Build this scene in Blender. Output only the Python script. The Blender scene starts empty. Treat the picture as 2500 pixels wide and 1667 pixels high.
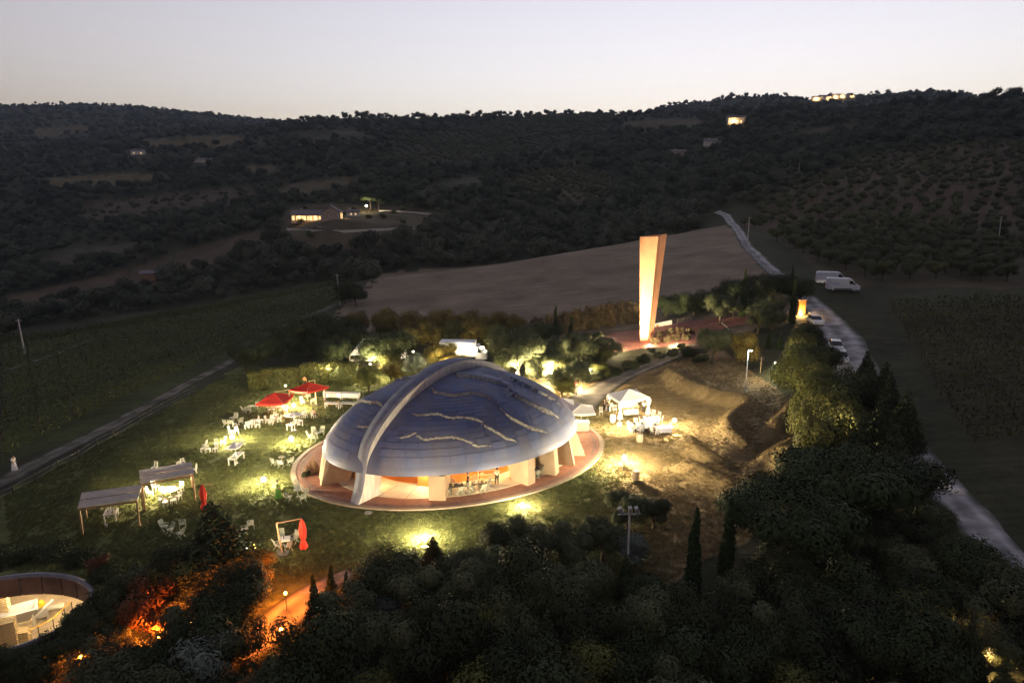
import bpy, bmesh, math, random
import numpy as np
from mathutils import Vector, Matrix

# ------------------------------------------------------------------ camera, sky, exposure
SC = bpy.context.scene
R = math.radians
FPX, PITCH, CAMZ = 1667.0, R(12), 27.0          # photograph's focal length in its own pixels, tilt, height above the lawn
cam_d = bpy.data.cameras.new('camera'); cam = bpy.data.objects.new('camera', cam_d)
SC.collection.objects.link(cam); SC.camera = cam
cam_d.sensor_width = 36; cam_d.lens = 36 * FPX / 2500; cam_d.clip_start = .5; cam_d.clip_end = 20000
cam.location = (0, 0, CAMZ); cam.rotation_euler = (R(90) - PITCH, 0, 0)

SUN_EL, SUN_AZ = R(-2.2), R(18)                  # the sun has just gone down behind the ridge, a little right of the view axis
W = bpy.data.worlds.new('World'); SC.world = W; W.use_nodes = True
wn = W.node_tree.nodes; wl = W.node_tree.links; wn.clear()
sky = wn.new('ShaderNodeTexSky'); sky.sky_type = 'NISHITA'; sky.sun_disc = False
sky.sun_elevation = SUN_EL; sky.sun_rotation = SUN_AZ
sky.altitude = 300; sky.air_density = 1.0; sky.dust_density = .6; sky.ozone_density = 2.0
hsv = wn.new('ShaderNodeHueSaturation'); hsv.inputs['Saturation'].default_value = .55
bg = wn.new('ShaderNodeBackground'); bg.inputs['Strength'].default_value = .15
wo = wn.new('ShaderNodeOutputWorld')
wl.new(sky.outputs[0], hsv.inputs['Color']); wb = wn.new('ShaderNodeVectorMath'); wb.operation = 'MULTIPLY'; wb.inputs[1].default_value = (1.04, .885, .765)   # camera white balance
wl.new(hsv.outputs[0], wb.inputs[0]); wl.new(wb.outputs[0], bg.inputs[0]); wl.new(bg.outputs[0], wo.inputs[0])

SC.view_settings.view_transform = 'Standard'; SC.view_settings.look = 'None'
SC.view_settings.exposure = 4.56; SC.view_settings.gamma = 1; SC.view_settings.use_curve_mapping = False
SC.cycles.use_denoising = True; SC.cycles.max_bounces = 5; SC.cycles.diffuse_bounces = 3
SC.cycles.glossy_bounces = 2; SC.cycles.transmission_bounces = 2; SC.cycles.volume_bounces = 0
SC.cycles.caustics_reflective = False; SC.cycles.caustics_refractive = False
SC.cycles.sample_clamp_indirect = 3.0; SC.cycles.use_light_tree = True

rng = np.random.default_rng(7); random.seed(7)
COL = SC.collection

# ------------------------------------------------------------------ helpers
def tag(o, label=None, cat=None, group=None, kind=None):
    if label: o['label'] = label
    if cat: o['category'] = cat
    if group: o['group'] = group
    if kind: o['kind'] = kind
    return o
def link(name, data, parent=None, loc=None, rz=0):
    o = bpy.data.objects.new(name, data); COL.objects.link(o)
    if parent is not None: o.parent = parent
    if loc is not None: o.location = loc
    if rz: o.rotation_euler = (0, 0, rz)
    return o
def empty(name, loc, rz=0, label=None, cat=None, group=None):
    o = link(name, None, None, loc, rz); o.empty_display_size = .3
    return tag(o, label, cat, group)
def copy_tree(o, parent=None):
    c = o.copy(); COL.objects.link(c); c.parent = parent
    for ch in o.children: copy_tree(ch, c)
    return c
def np_mesh(name, V, Fq, mat=None, smooth=False):
    """V (n,3), Fq (m,k) with constant k"""
    V = np.asarray(V, np.float32); Fq = np.asarray(Fq, np.int32); k = Fq.shape[1]; m = len(Fq)
    me = bpy.data.meshes.new(name)
    me.vertices.add(len(V)); me.vertices.foreach_set('co', V.ravel())
    me.loops.add(m * k); me.loops.foreach_set('vertex_index', Fq.ravel())
    me.polygons.add(m); me.polygons.foreach_set('loop_start', np.arange(0, m * k, k, dtype=np.int32))
    if smooth: me.polygons.foreach_set('use_smooth', np.ones(m, bool))
    me.update(calc_edges=True)
    if mat is not None: me.materials.append(mat)
    return me
class MB:
    """collects simple solids into one mesh"""
    def __init__(s): s.v = []; s.f = []
    def add(s, vs, fs):
        b = len(s.v); s.v += [tuple(p) for p in vs]; s.f += [tuple(i + b for i in f) for f in fs]; return s
    def box(s, x0, x1, y0, y1, z0, z1, M=None):
        vs = [Vector((x, y, z)) for z in (z0, z1) for y in (y0, y1) for x in (x0, x1)]
        if M is not None: vs = [M @ p for p in vs]
        return s.add(vs, [(0, 2, 3, 1), (4, 5, 7, 6), (0, 1, 5, 4), (2, 6, 7, 3), (0, 4, 6, 2), (1, 3, 7, 5)])
    def bar(s, a, b, w, h=None, up=(0, 0, 1)):
        a = Vector(a); b = Vector(b); h = h or w; d = (b - a); L = d.length; d.normalize()
        u = Vector(up)
        if abs(d.dot(u)) > .95: u = Vector((1, 0, 0))
        x = d.cross(u).normalized(); y = x.cross(d)
        M = Matrix(((x.x, d.x, y.x, a.x), (x.y, d.y, y.y, a.y), (x.z, d.z, y.z, a.z), (0, 0, 0, 1)))
        return s.box(-w / 2, w / 2, 0, L, -h / 2, h / 2, M)
    def tube(s, pts, rad, n=8, cap=True):
        pts = [Vector(p) for p in pts]; rad = rad if hasattr(rad, '__len__') else [rad] * len(pts)
        b = len(s.v); t0 = None
        for i, p in enumerate(pts):
            d = (pts[min(i + 1, len(pts) - 1)] - pts[max(i - 1, 0)]).normalized()
            u = Vector((0, 0, 1)) if abs(d.z) < .9 else Vector((1, 0, 0))
            x = d.cross(u).normalized(); y = x.cross(d)
            for k in range(n):
                a = 2 * math.pi * k / n
                s.v.append(tuple(p + (x * math.cos(a) + y * math.sin(a)) * rad[i]))
        for i in range(len(pts) - 1):
            for k in range(n):
                s.f.append((b + i * n + k, b + i * n + (k + 1) % n, b + (i + 1) * n + (k + 1) % n, b + (i + 1) * n + k))
        if cap:
            s.f.append(tuple(b + k for k in range(n))[::-1]); s.f.append(tuple(b + (len(pts) - 1) * n + k for k in range(n)))
        return s
    def lathe(s, prof, n=16, c=(0, 0, 0), cap=True):
        b = len(s.v)
        for r, z in prof:
            for k in range(n):
                a = 2 * math.pi * k / n; s.v.append((c[0] + r * math.cos(a), c[1] + r * math.sin(a), c[2] + z))
        m = len(prof)
        for i in range(m - 1):
            for k in range(n):
                s.f.append((b + i * n + k, b + i * n + (k + 1) % n, b + (i + 1) * n + (k + 1) % n, b + (i + 1) * n + k))
        if cap:
            s.f.append(tuple(b + k for k in range(n))[::-1]); s.f.append(tuple(b + (m - 1) * n + k for k in range(n)))
        return s
    def prism(s, poly, y0, y1):
        """poly of (x,z) extruded along y"""
        n = len(poly); vs = [(x, y0, z) for x, z in poly] + [(x, y1, z) for x, z in poly]
        fs = [tuple(range(n)), tuple(range(2 * n - 1, n - 1, -1))] + [(i, i + n, (i + 1) % n + n, (i + 1) % n) for i in range(n)]
        return s.add(vs, fs)
    def mesh(s, name, mat, smooth=False, bevel=0, seg=1):
        me = bpy.data.meshes.new(name); me.from_pydata(s.v, [], s.f); me.update()
        bm = bmesh.new(); bm.from_mesh(me); bmesh.ops.recalc_face_normals(bm, faces=bm.faces)
        if bevel: bmesh.ops.bevel(bm, geom=list(bm.edges), offset=bevel, segments=seg, affect='EDGES', clamp_overlap=True)
        bm.to_mesh(me); bm.free()
        if smooth: me.polygons.foreach_set('use_smooth', [True] * len(me.polygons))
        if mat is not None: me.materials.append(mat)
        return me
    def build(s, name, mat, parent=None, loc=None, rz=0, **k):
        return link(name, s.mesh(name, mat, **k), parent, loc, rz)

def mat(name, col, rough=.7, var=0., scale=4., bump=0., bscale=20., metal=0., spec=.3, objvar=0., stretch=None, col2=None, emit=None, estr=0., world=False):
    m = bpy.data.materials.new(name); m.use_nodes = True; nt = m.node_tree; N = nt.nodes; L = nt.links
    p = N['Principled BSDF']; p.inputs['Roughness'].default_value = rough; p.inputs['Metallic'].default_value = metal
    p.inputs['Specular IOR Level'].default_value = spec
    c = (*col, 1); p.inputs['Base Color'].default_value = c
    if emit:
        p.inputs['Emission Color'].default_value = (*emit, 1); p.inputs['Emission Strength'].default_value = estr
    if var or bump or objvar or col2:
        src = N.new('ShaderNodeNewGeometry').outputs['Position'] if world else N.new('ShaderNodeTexCoord').outputs['Object']
        if stretch:
            mp = N.new('ShaderNodeMapping'); mp.inputs['Scale'].default_value = stretch; L.new(src, mp.inputs[0]); src = mp.outputs[0]
    last = None
    if var or col2:
        n = N.new('ShaderNodeTexNoise'); n.inputs['Scale'].default_value = scale; n.inputs['Detail'].default_value = 5; L.new(src, n.inputs['Vector'])
        mx = N.new('ShaderNodeMix'); mx.data_type = 'RGBA'
        c2 = col2 or tuple(min(1, x * (1 + var)) for x in col); c1 = col if col2 else tuple(x * (1 - var) for x in col)
        mx.inputs[6].default_value = (*c1, 1); mx.inputs[7].default_value = (*c2, 1)
        cr = N.new('ShaderNodeMapRange'); cr.inputs[1].default_value = .3; cr.inputs[2].default_value = .7
        L.new(n.outputs['Fac'], cr.inputs[0]); L.new(cr.outputs[0], mx.inputs[0]); last = mx.outputs[2]
    if objvar:
        oi = N.new('ShaderNodeObjectInfo'); hs = N.new('ShaderNodeHueSaturation'); hs.inputs['Color'].default_value = c
        a = N.new('ShaderNodeMapRange'); a.inputs[3].default_value = 1 - objvar; a.inputs[4].default_value = 1 + objvar
        L.new(oi.outputs['Random'], a.inputs[0]); L.new(a.outputs[0], hs.inputs['Value'])
        h2 = N.new('ShaderNodeMath'); h2.operation = 'MULTIPLY_ADD'; h2.inputs[1].default_value = 7.31; h2.inputs[2].default_value = 0; L.new(oi.outputs['Random'], h2.inputs[0])
        fr = N.new('ShaderNodeMath'); fr.operation = 'FRACT'; L.new(h2.outputs[0], fr.inputs[0])
        b = N.new('ShaderNodeMapRange'); b.inputs[3].default_value = .5 - .04 * objvar; b.inputs[4].default_value = .5 + .03 * objvar
        L.new(fr.outputs[0], b.inputs[0]); L.new(b.outputs[0], hs.inputs['Hue'])
        if last is not None: L.new(last, hs.inputs['Color'])
        last = hs.outputs[0]
    if last is not None: L.new(last, p.inputs['Base Color'])
    if bump:
        n = N.new('ShaderNodeTexNoise'); n.inputs['Scale'].default_value = bscale; n.inputs['Detail'].default_value = 6; L.new(src, n.inputs['Vector'])
        b = N.new('ShaderNodeBump'); b.inputs['Strength'].default_value = bump; b.inputs['Distance'].default_value = .1
        L.new(n.outputs['Fac'], b.inputs['Height']); L.new(b.outputs[0], p.inputs['Normal'])
    return m
def emis(name, col, s):
    m = bpy.data.materials.new(name); m.use_nodes = True; p = m.node_tree.nodes['Principled BSDF']
    p.inputs['Base Color'].default_value = (.8, .8, .8, 1); p.inputs['Emission Color'].default_value = (*col, 1); p.inputs['Emission Strength'].default_value = s
    return m

# value noise for terrain work
_P = rng.random((256, 256)).astype(np.float64)
def vnoise(x, y):
    x = np.asarray(x, float); y = np.asarray(y, float); xi = np.floor(x).astype(int); yi = np.floor(y).astype(int); fx = x - xi; fy = y - yi
    fx = fx * fx * (3 - 2 * fx); fy = fy * fy * (3 - 2 * fy); g = lambda a, b: _P[a & 255, b & 255]
    return (g(xi, yi) * (1 - fx) + g(xi + 1, yi) * fx) * (1 - fy) + (g(xi, yi + 1) * (1 - fx) + g(xi + 1, yi + 1) * fx) * fy - .5
def fbm(x, y, o=4):
    s = 0; a = 1.
    for i in range(o): s = s + a * vnoise(x * 2 ** i + 17 * i, y * 2 ** i + 5 * i); a *= .5
    return s

# ------------------------------------------------------------------ camera maths: a pixel of the photograph gives a direction
SP, CP = math.sin(PITCH), math.cos(PITCH)
def ray(px, py):
    x = (px - 1250) / FPX; y = (833.5 - py) / FPX
    return np.array([x, CP + y * SP, -SP + y * CP])
def proj(X, Y, Z):
    f = Y * CP - (Z - CAMZ) * SP; u = Y * SP + (Z - CAMZ) * CP
    f = np.maximum(f, 1e-3)
    return 1250 + FPX * X / f, 833.5 - FPX * u / f
def gz(px, py, z=0.):
    d = ray(px, py); t = (z - CAMZ) / d[2]; return Vector((t * d[0], t * d[1], z))

# ------------------------------------------------------------------ terrain heights: distance/height profiles along bearings
# each column: bearing (as photo x), list of (distance, height)
COLS = [
 (-900, [(10,-4),(30,-3),(64,-3),(120,-4),(170,-14),(240,-22),(400,-8),(750,40),(1200,110),(2600,340),(4500,300)]),
 (0,    [(10,-4),(30,-2),(45,-.3),(64,-1.6),(100,-1.4),(137,-1),(170,-14),(240,-22),(300,-10),(400,-2),(520,14),(750,49),(1200,112),(2600,338),(4500,300)]),
 (220,  [(10,-4),(30,-2),(45,-.1),(64,0),(80,-1),(110,-1.2),(147,-.6),(180,-11),(245,-18),(300,-9),(410,1),(540,20),(780,58),(1250,122),(2600,350),(4500,300)]),
 (400,  [(10,-4),(30,-2),(45,0),(70,0),(90,-.6),(120,-1),(160,0),(190,-8),(250,-15),(310,-6),(420,6),(560,30),(800,65),(1300,135),(2600,338),(4500,300)]),
 (620,  [(10,-4),(30,-2),(48,0),(90,0),(120,-.5),(180,.8),(210,-7),(260,-11),(300,-2),(420,14),(580,38),(850,82),(1200,140),(1500,155),(2700,312),(4500,300)]),
 (800,  [(10,-4),(30,-2),(48,0),(100,0),(130,0),(170,0),(200,2),(225,-6),(262,-5),(283,5.5),(300,15),(330,16.5),(400,25),(600,55),(900,107),(1250,153),(1600,150),(2700,285),(4500,280)]),
 (1000, [(10,-4),(30,-2),(48,0),(100,0),(130,0.6),(165,1.5),(206,4.6),(230,-3),(270,0),(290,8),(320,15),(400,25),(600,52),(900,104),(1250,158),(1600,150),(2700,260),(4500,280)]),
 (1200, [(10,-4),(30,-2),(48,0),(100,0),(150,2),(215,7),(240,-1),(300,3),(380,20),(550,43),(850,92),(1150,146),(1250,162),(1700,165),(4500,280)]),
 (1450, [(10,-4),(30,-2),(48,0),(95,.2),(115,1.6),(150,4),(180,7),(228,12.4),(255,5),(310,10),(420,30),(600,56),(900,108),(1250,166),(1700,185),(4500,280)]),
 (1600, [(10,-4),(30,-2),(48,0),(90,.1),(115,2.5),(140,5.3),(180,8.8),(240,16.2),(270,11),(320,15),(450,35),(650,66),(1000,129),(1350,180),(1500,180),(1900,262),(4500,300)]),
 (1800, [(10,-4),(30,-2),(48,0),(85,.3),(100,1.5),(115,4),(133,7.2),(170,11.5),(200,14.6),(262,21),(330,30),(450,47),(650,80),(900,130),(1000,128),(1300,165),(1800,272),(4500,300)]),
 (2000, [(10,-4),(30,-2),(48,.2),(75,1.2),(92,3.5),(110,5.8),(133,8.5),(170,12.4),(230,18.6),(330,35),(500,65),(800,120),(1000,110),(1800,264),(4500,300)]),
 (2250, [(10,-4),(30,-1.5),(50,1.2),(75,3),(100,5.2),(133,8.6),(180,12.6),(250,21.5),(350,40),(450,60),(700,118),(900,112),(1800,282),(4500,300)]),
 (2500, [(10,-3),(30,-1),(43.6,1),(62,3),(105,6.6),(140,8.8),(200,13.7),(280,27),(400,58),(600,108),(900,118),(2000,250),(4500,300)]),
 (3400, [(10,-3),(30,-1),(43.6,1.5),(62,4),(105,8),(140,12),(200,20),(280,36),(400,68),(600,110),(900,120),(2000,250),(4500,300)]),
]
_az = np.array([math.atan2((c[0] - 1250) / FPX, 1.0) for c in COLS])
AZ0, AZ1, NA = R(-110), R(110), 440
LD0, LD1, NL = math.log(5), math.log(5000), 420
_ldg = np.linspace(LD0, LD1, NL)
_colz = np.array([np.interp(_ldg, [math.log(d) for d, z in c[1]], [z for d, z in c[1]]) for c in COLS])
def _sm(a, axis, sg):
    r = int(3 * sg) + 1; k = np.exp(-.5 * (np.arange(-r, r + 1) / sg) ** 2); k /= k.sum()
    p = [(0, 0)] * a.ndim; p[axis] = (r, r); b = np.pad(a, p, mode='edge')
    return np.apply_along_axis(lambda v: np.convolve(v, k, 'valid'), axis, b)
_azg = np.linspace(AZ0, AZ1, NA)
_G = np.empty((NA, NL))
for j in range(NL): _G[:, j] = np.interp(_azg, _az, _colz[:, j])
_G = _sm(_sm(_G, 0, 3.0), 1, 2.0)
def _seg_d(X, Y, pts):
    """distance to a polyline and height factor"""
    D = np.full(np.shape(X), 1e9)
    for (ax, ay), (bx, by) in zip(pts[:-1], pts[1:]):
        dx, dy = bx - ax, by - ay; t = np.clip(((X - ax) * dx + (Y - ay) * dy) / (dx * dx + dy * dy + 1e-9), 0, 1)
        D = np.minimum(D, np.hypot(X - ax - t * dx, Y - ay - t * dy))
    return D
def pxline(pts, z=0.): return [tuple(gz(*p, z))[:2] for p in pts]
# sinuous grassed earthworks on the right of the lawn: (crest line in photo pixels, height, half width)
MOUNDS = [
 (pxline([(1633,932),(1679,959),(1733,978),(1790,993),(1822,1006),(1815,1022),(1786,1034),(1774,1052),(1782,1076),(1800,1100)], .3), 1.6, 1.2),
 (pxline([(1665,905),(1690,930),(1720,950)], .3), .8, 1.1),
 (pxline([(1985,1000),(1940,1025),(1885,1066)], .5), 1.7, 1.25),
 (pxline([(1975,1105),(1920,1122),(1868,1147)], .3), 1.7, 1.25),
 (pxline([(1680,1085),(1700,1110),(1735,1128)], .2), 1.3, 1.25),
 (pxline([(1680,1150),(1730,1175),(1790,1205)], .2), 1.5, 1.35),
 (pxline([(1560,1110),(1600,1100),(1640,1110)], .1), .35, 2.0),
 (pxline([(1900,1190),(1960,1170)], .3), 1.0, 1.8),
]
PIT_C, PIT_A, PIT_B = (-34.0, 40.1), 5.7, 4.6
def zf(X, Y):
    X = np.asarray(X, float); Y = np.asarray(Y, float)
    az = np.arctan2(X, Y); ld = np.log(np.maximum(np.hypot(X, Y) * np.maximum(np.cos(az), .72), 5.01))   # profiles run over depth, not slant distance
    fa = np.clip((az - AZ0) / (AZ1 - AZ0) * (NA - 1), 0, NA - 1.001); fl = np.clip((ld - LD0) / (LD1 - LD0) * (NL - 1), 0, NL - 1.001)
    i = fa.astype(int); j = fl.astype(int); a = fa - i; b = fl - j
    z = (_G[i, j] * (1 - b) + _G[i, j + 1] * b) * (1 - a) + (_G[i + 1, j] * (1 - b) + _G[i + 1, j + 1] * b) * a
    # level lawn round the shell building
    e = np.hypot((X + 10) / 34, (Y - 70) / 29); m = np.clip((1.15 - e) / .3, 0, 1); m = m * m * (3 - 2 * m)
    D = np.hypot(X, Y)
    z = z * (1 - m)
    e2 = np.hypot((X - PIT_C[0]) / PIT_A, (Y - PIT_C[1]) / PIT_B); m2 = np.clip((1.75 - e2) / .5, 0, 1); z = z * (1 - m2) + .22 * m2
    out = 1 - np.clip((1.05 - np.hypot((X + 6.1) / 21, (Y - 70.1) / 17)) / .15, 0, 1)
    z = z + out * (.12 * fbm(X / 9, Y / 9, 3) * np.clip((D - 30) / 20, 0, 1)) + np.where(D > 120, fbm(X / 60, Y / 60, 4) * np.clip((D - 120) / 400, 0, 1) * 12, 0)
    for ln, h, w in MOUNDS:
        d = _seg_d(X, Y, ln); z = z + h * np.exp(-(d / w) ** 2)
    return z
def z1(x, y): return float(zf(np.array([x]), np.array([y]))[0])
_T = np.exp(np.linspace(math.log(20), math.log(6000), 2600))
def P(px, py, lift=0.):
    """where the pixel's line of sight meets the ground"""
    d = ray(px, py); d = d / math.hypot(d[0], d[1]); X = _T * d[0]; Y = _T * d[1]; Z = CAMZ + _T * d[2]
    below = Z < zf(X, Y) + lift
    k = int(np.argmax(below)) if below.any() else len(_T) - 1
    t0, t1 = _T[max(k - 1, 0)], _T[k]
    for _ in range(14):
        t = (t0 + t1) / 2
        if CAMZ + t * d[2] < z1(t * d[0], t * d[1]) + lift: t1 = t
        else: t0 = t
    t = (t0 + t1) / 2; x, y = t * d[0], t * d[1]
    return Vector((x, y, z1(x, y)))
def inpoly(px, py, poly):
    px = np.asarray(px, float); py = np.asarray(py, float); c = np.zeros(px.shape, bool); n = len(poly)
    for i in range(n):
        x0, y0 = poly[i]; x1, y1 = poly[(i + 1) % n]
        if y0 == y1: continue
        c ^= ((y0 > py) != (y1 > py)) & (px < (x1 - x0) * (py - y0) / (y1 - y0) + x0)
    return c

# ------------------------------------------------------------------ ground sheet with land cover
LAWN = [(0,1215),(420,990),(600,890),(900,900),(1420,930),(1600,900),(1760,850),(1960,1000),(1960,1250),(1500,1480),(900,1480),(420,1480),(0,1420)]
FIELD = [(780,800),(935,665),(1116,646),(1275,614),(1488,572),(1745,537),(1790,560),(1900,700),(1960,760),(1700,850),(1300,830)]
LVINE = [(0,1130),(0,812),(420,752),(815,684),(830,735),(600,860),(420,965),(200,1075)]
KNOLL = [(690,505),(800,495),(1010,505),(1120,530),(1000,590),(880,620),(700,605)]
STRIP1 = [(0,770),(0,725),(300,660),(480,600),(640,560),(700,575),(560,640),(300,715)]
STRIP2 = [(180,545),(200,500),(420,470),(600,455),(640,475),(480,520),(300,545)]
STRIP3 = [(540,425),(600,405),(680,405),(670,420)]
ORCH_C = [(900,400),(1000,340),(1250,290),(1500,280),(1480,345),(1300,385),(1080,410)]
ORCH_M = [(1180,455),(1300,425),(1420,405),(1490,430),(1480,500),(1400,512),(1300,480)]
ORCH_R = [(1800,560),(1860,500),(1960,440),(2100,385),(2300,355),(2520,350),(2520,545),(2200,560)]
OLIV = [(1860,560),(2520,560),(2520,705),(2090,705),(1980,650),(1930,610)]
RVINE = [(2170,745),(2520,725),(2520,1230),(2420,1150),(2290,960)]
CLEARS = [[(30,640),(200,600),(330,590),(330,615),(120,662)],[(640,470),(760,440),(900,430),(880,452),(700,488)],[(100,440),(300,420),(420,430),(380,452),(150,462)],[(1000,460),(1150,430),(1250,425),(1170,452),(1040,478)],[(1500,300),(1700,288),(1720,308),(1560,328)],[(300,345),(560,330),(640,348),(420,366)],[(700,330),(860,315),(900,335),(760,352)],[(1900,330),(2080,300),(2120,318),(1980,345)],[(60,320),(200,305),(230,318),(100,338)]]
OPENS = CLEARS + [KNOLL, STRIP1, STRIP2, STRIP3, ORCH_C, ORCH_M, ORCH_R, OLIV]
def build_ground():
    az = np.concatenate([np.linspace(R(-105), R(-41), 50)[:-1], np.linspace(R(-41), R(41), 560), np.linspace(R(41), R(105), 50)[1:]])
    ld = np.concatenate([np.linspace(math.log(9), math.log(30), 30)[:-1], np.linspace(math.log(30), math.log(130), 200)[:-1], np.linspace(math.log(130), math.log(4800), 230)])
    A, Lg = np.meshgrid(az, ld, indexing='ij'); D = np.exp(Lg); X = D * np.sin(A); Y = D * np.cos(A); Z = zf(X, Y)
    na, nl = A.shape
    idx = np.arange(na * nl).reshape(na, nl)
    Q = np.stack([idx[:-1, :-1], idx[1:, :-1], idx[1:, 1:], idx[:-1, 1:]], -1).reshape(-1, 4)
    cx = X.ravel()[Q].mean(1); cy = Y.ravel()[Q].mean(1)
    e = np.hypot((cx - PIT_C[0]) / (PIT_A + .08), (cy - PIT_C[1]) / (PIT_B + .08))
    Q = Q[e > 1.0]
    px, py = proj(X, Y, Z)
    j1 = fbm(X / 3, Y / 3, 3) * 10; px2 = px + j1 * 2; py2 = py + j1
    c = np.empty((na, nl, 3)); c[:] = (.045, .047, .028)
    n1 = fbm(X / 7, Y / 7, 4)[..., None]; n2 = fbm(X / 1.2 + 40, Y / 1.2, 3)[..., None]
    def put(mask, col): c[mask] = col
    near = D < 125
    far = D > 300
    put(inpoly(px2, py2, LVINE) & (D < 260), (.055, .066, .026))
    put(inpoly(px2, py2, FIELD) & (D < 262), (.205, .162, .118))
    for pl, col in tuple((q_, (.066 + .02 * (i_ % 3), .060 + .012 * (i_ % 3), .042)) for i_, q_ in enumerate(CLEARS)) + ((KNOLL, (.085, .07, .045)), (STRIP1, (.085, .066, .045)), (STRIP2, (.085, .07, .05)), (STRIP3, (.13, .11, .075)), (ORCH_C, (.055, .055, .04)), (ORCH_M, (.10, .085, .06)), (ORCH_R, (.10, .076, .054)), (OLIV, (.075, .064, .042))):
        put(inpoly(px2, py2, pl) & (D > 120), col)
    put(inpoly(px2, py2, [(1950,660),(2100,700),(2520,690),(2520,760),(2150,745),(1990,720)]) & near | (inpoly(px2, py2, RVINE) & (D < 160)), (.055, .05, .03))
    lawn = inpoly(px2, py2, LAWN) & near
    dry = np.clip((X - 2 + 10 * n1[..., 0] + np.clip(Y - 84, 0, 30) * .35) / 12, 0, 1)[..., None]
    mm = np.zeros(X.shape)
    for ln, h, w in MOUNDS: mm = np.maximum(mm, np.exp(-(_seg_d(X, Y, ln) / (w * 1.3)) ** 2))
    dry = np.clip(dry + mm[..., None] * .6, 0, 1)
    g = np.array((.105, .118, .042)) * (1 - dry) + np.array((.235, .175, .092)) * dry
    c = np.where(lawn[..., None], g, c)
    c = c * np.clip(1 + .45 * n1 + .3 * n2 * (D < 140)[..., None], .35, 1.8)
    me = np_mesh('ground', np.stack([X, Y, Z], -1).reshape(-1, 3), Q, None, True)
    ca = me.color_attributes.new('cover', 'FLOAT_COLOR', 'POINT')
    ca.data.foreach_set('color', np.concatenate([c.reshape(-1, 3), np.ones((na * nl, 1))], 1).astype(np.float32).ravel())
    m = bpy.data.materials.new('ground_cover'); m.use_nodes = True; N = m.node_tree.nodes; L = m.node_tree.links; p = N['Principled BSDF']
    p.inputs['Roughness'].default_value = .95; p.inputs['Specular IOR Level'].default_value = .1
    at = N.new('ShaderNodeVertexColor'); at.layer_name = 'cover'
    tc = N.new('ShaderNodeTexCoord')
    n = N.new('ShaderNodeTexNoise'); n.inputs['Scale'].default_value = 1.6; n.inputs['Detail'].default_value = 8; n.inputs['Roughness'].default_value = .7; L.new(tc.outputs['Object'], n.inputs['Vector'])
    mp = N.new('ShaderNodeMapping'); mp.inputs['Scale'].default_value = (.12, 1.1, .12); mp.inputs['Rotation'].default_value = (0, 0, .16); L.new(tc.outputs['Object'], mp.inputs[0])
    f = N.new('ShaderNodeTexNoise'); f.inputs['Scale'].default_value = 1.0; f.inputs['Detail'].default_value = 5; L.new(mp.outputs[0], f.inputs['Vector'])
    ad = N.new('ShaderNodeMath'); ad.operation = 'ADD'; L.new(n.outputs['Fac'], ad.inputs[0]); L.new(f.outputs['Fac'], ad.inputs[1])
    mr = N.new('ShaderNodeMapRange'); mr.inputs[1].default_value = .6; mr.inputs[2].default_value = 1.4; mr.inputs[3].default_value = .6; mr.inputs[4].default_value = 1.4; L.new(ad.outputs[0], mr.inputs[0])
    mx = N.new('ShaderNodeVectorMath'); mx.operation = 'SCALE'; L.new(at.outputs['Color'], mx.inputs[0]); L.new(mr.outputs[0], mx.inputs['Scale']); L.new(mx.outputs[0], p.inputs['Base Color'])
    b = N.new('ShaderNodeBump'); b.inputs['Strength'].default_value = .8; b.inputs['Distance'].default_value = .12; L.new(ad.outputs[0], b.inputs['Height']); L.new(b.outputs[0], p.inputs['Normal'])
    me.materials.append(m)
    o = link('ground', me); tag(o, 'rolling ground with lawn, ploughed field and wooded hills', 'ground', kind='structure')
build_ground()

# ------------------------------------------------------------------ materials
M = {}
M['gravel'] = mat('gravel', (.34, .33, .345), .95, .38, .7, .5, 6)
M['path'] = mat('packed_path', (.24, .21, .18), .95, .25, .8, .4, 6)
M['track'] = mat('farm_track', (.05, .052, .032), .95, .3, .55, .5, 5)
M['track'].node_tree.nodes['Mix'].inputs[7].default_value = (.20, .18, .155, 1)
M['terracotta'] = mat('terracotta_paving', (.30, .135, .09), .8, .18, 1.5, .25, 30)
M['kerb'] = mat('kerb_stone', (.22, .12, .10), .8, .2, 2, .2, 20)
M['edging'] = mat('pale_edging', (.30, .24, .19), .8, .15, 2)
M['cream_floor'] = mat('cream_floor', (.62, .55, .45), .5, .08, 1.2)
M['pier'] = mat('plastered_pier', (.33, .25, .18), .8, .12, 1.2, .15, 12)
M['concrete'] = mat('arch_concrete', (.48, .475, .49), .8, .22, 1.0, .2, 14, stretch=(3, 3, .5))
M['arch_top'] = mat('arch_dark_top', (.15, .165, .235), .75, .25, 1.3, .2, 14)
M['shell'] = mat('shell_copper', (.084, .108, .218), .55, .35, .42, .2, 3, metal=.2, spec=.35, stretch=(1.9, 1.9, .16), col2=(.122, .126, .182), world=True)  # sky blue and streaks of lamplight put into the copper's own colour
M['panel'] = mat('shell_panel', (.098, .128, .272), .53, .30, .42, .15, 5, metal=.2, spec=.35, objvar=.06, stretch=(1.9, 1.9, .16), col2=(.148, .152, .22), world=True)  # same sky tint and lamplight streaks in the panel colour
M['fissure'] = mat('fissure_stone', (.21, .21, .215), .9, .45, 3.5, .8, 6)
M['void'] = mat('fissure_shadow', (.03, .03, .033), .95)
M['yellow'] = mat('yellow_wall', (.85, .50, .04), .6, .1, 1)
M['orange'] = mat('orange_wall', (.50, .17, .035), .7, .2, .8)
M['ceil'] = mat('ceiling_plaster', (.55, .42, .28), .8)
M['white'] = mat('white_paint', (.52, .51, .49), .5, .05, 3)
M['cloth'] = mat('white_cloth', (.78, .77, .75), .85, .05, 3)
M['bluecloth'] = mat('pale_blue_cloth', (.42, .45, .62), .85, .1, 4)
M['redcloth'] = mat('red_canvas', (.55, .035, .02), .8, .12, 3)
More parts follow.
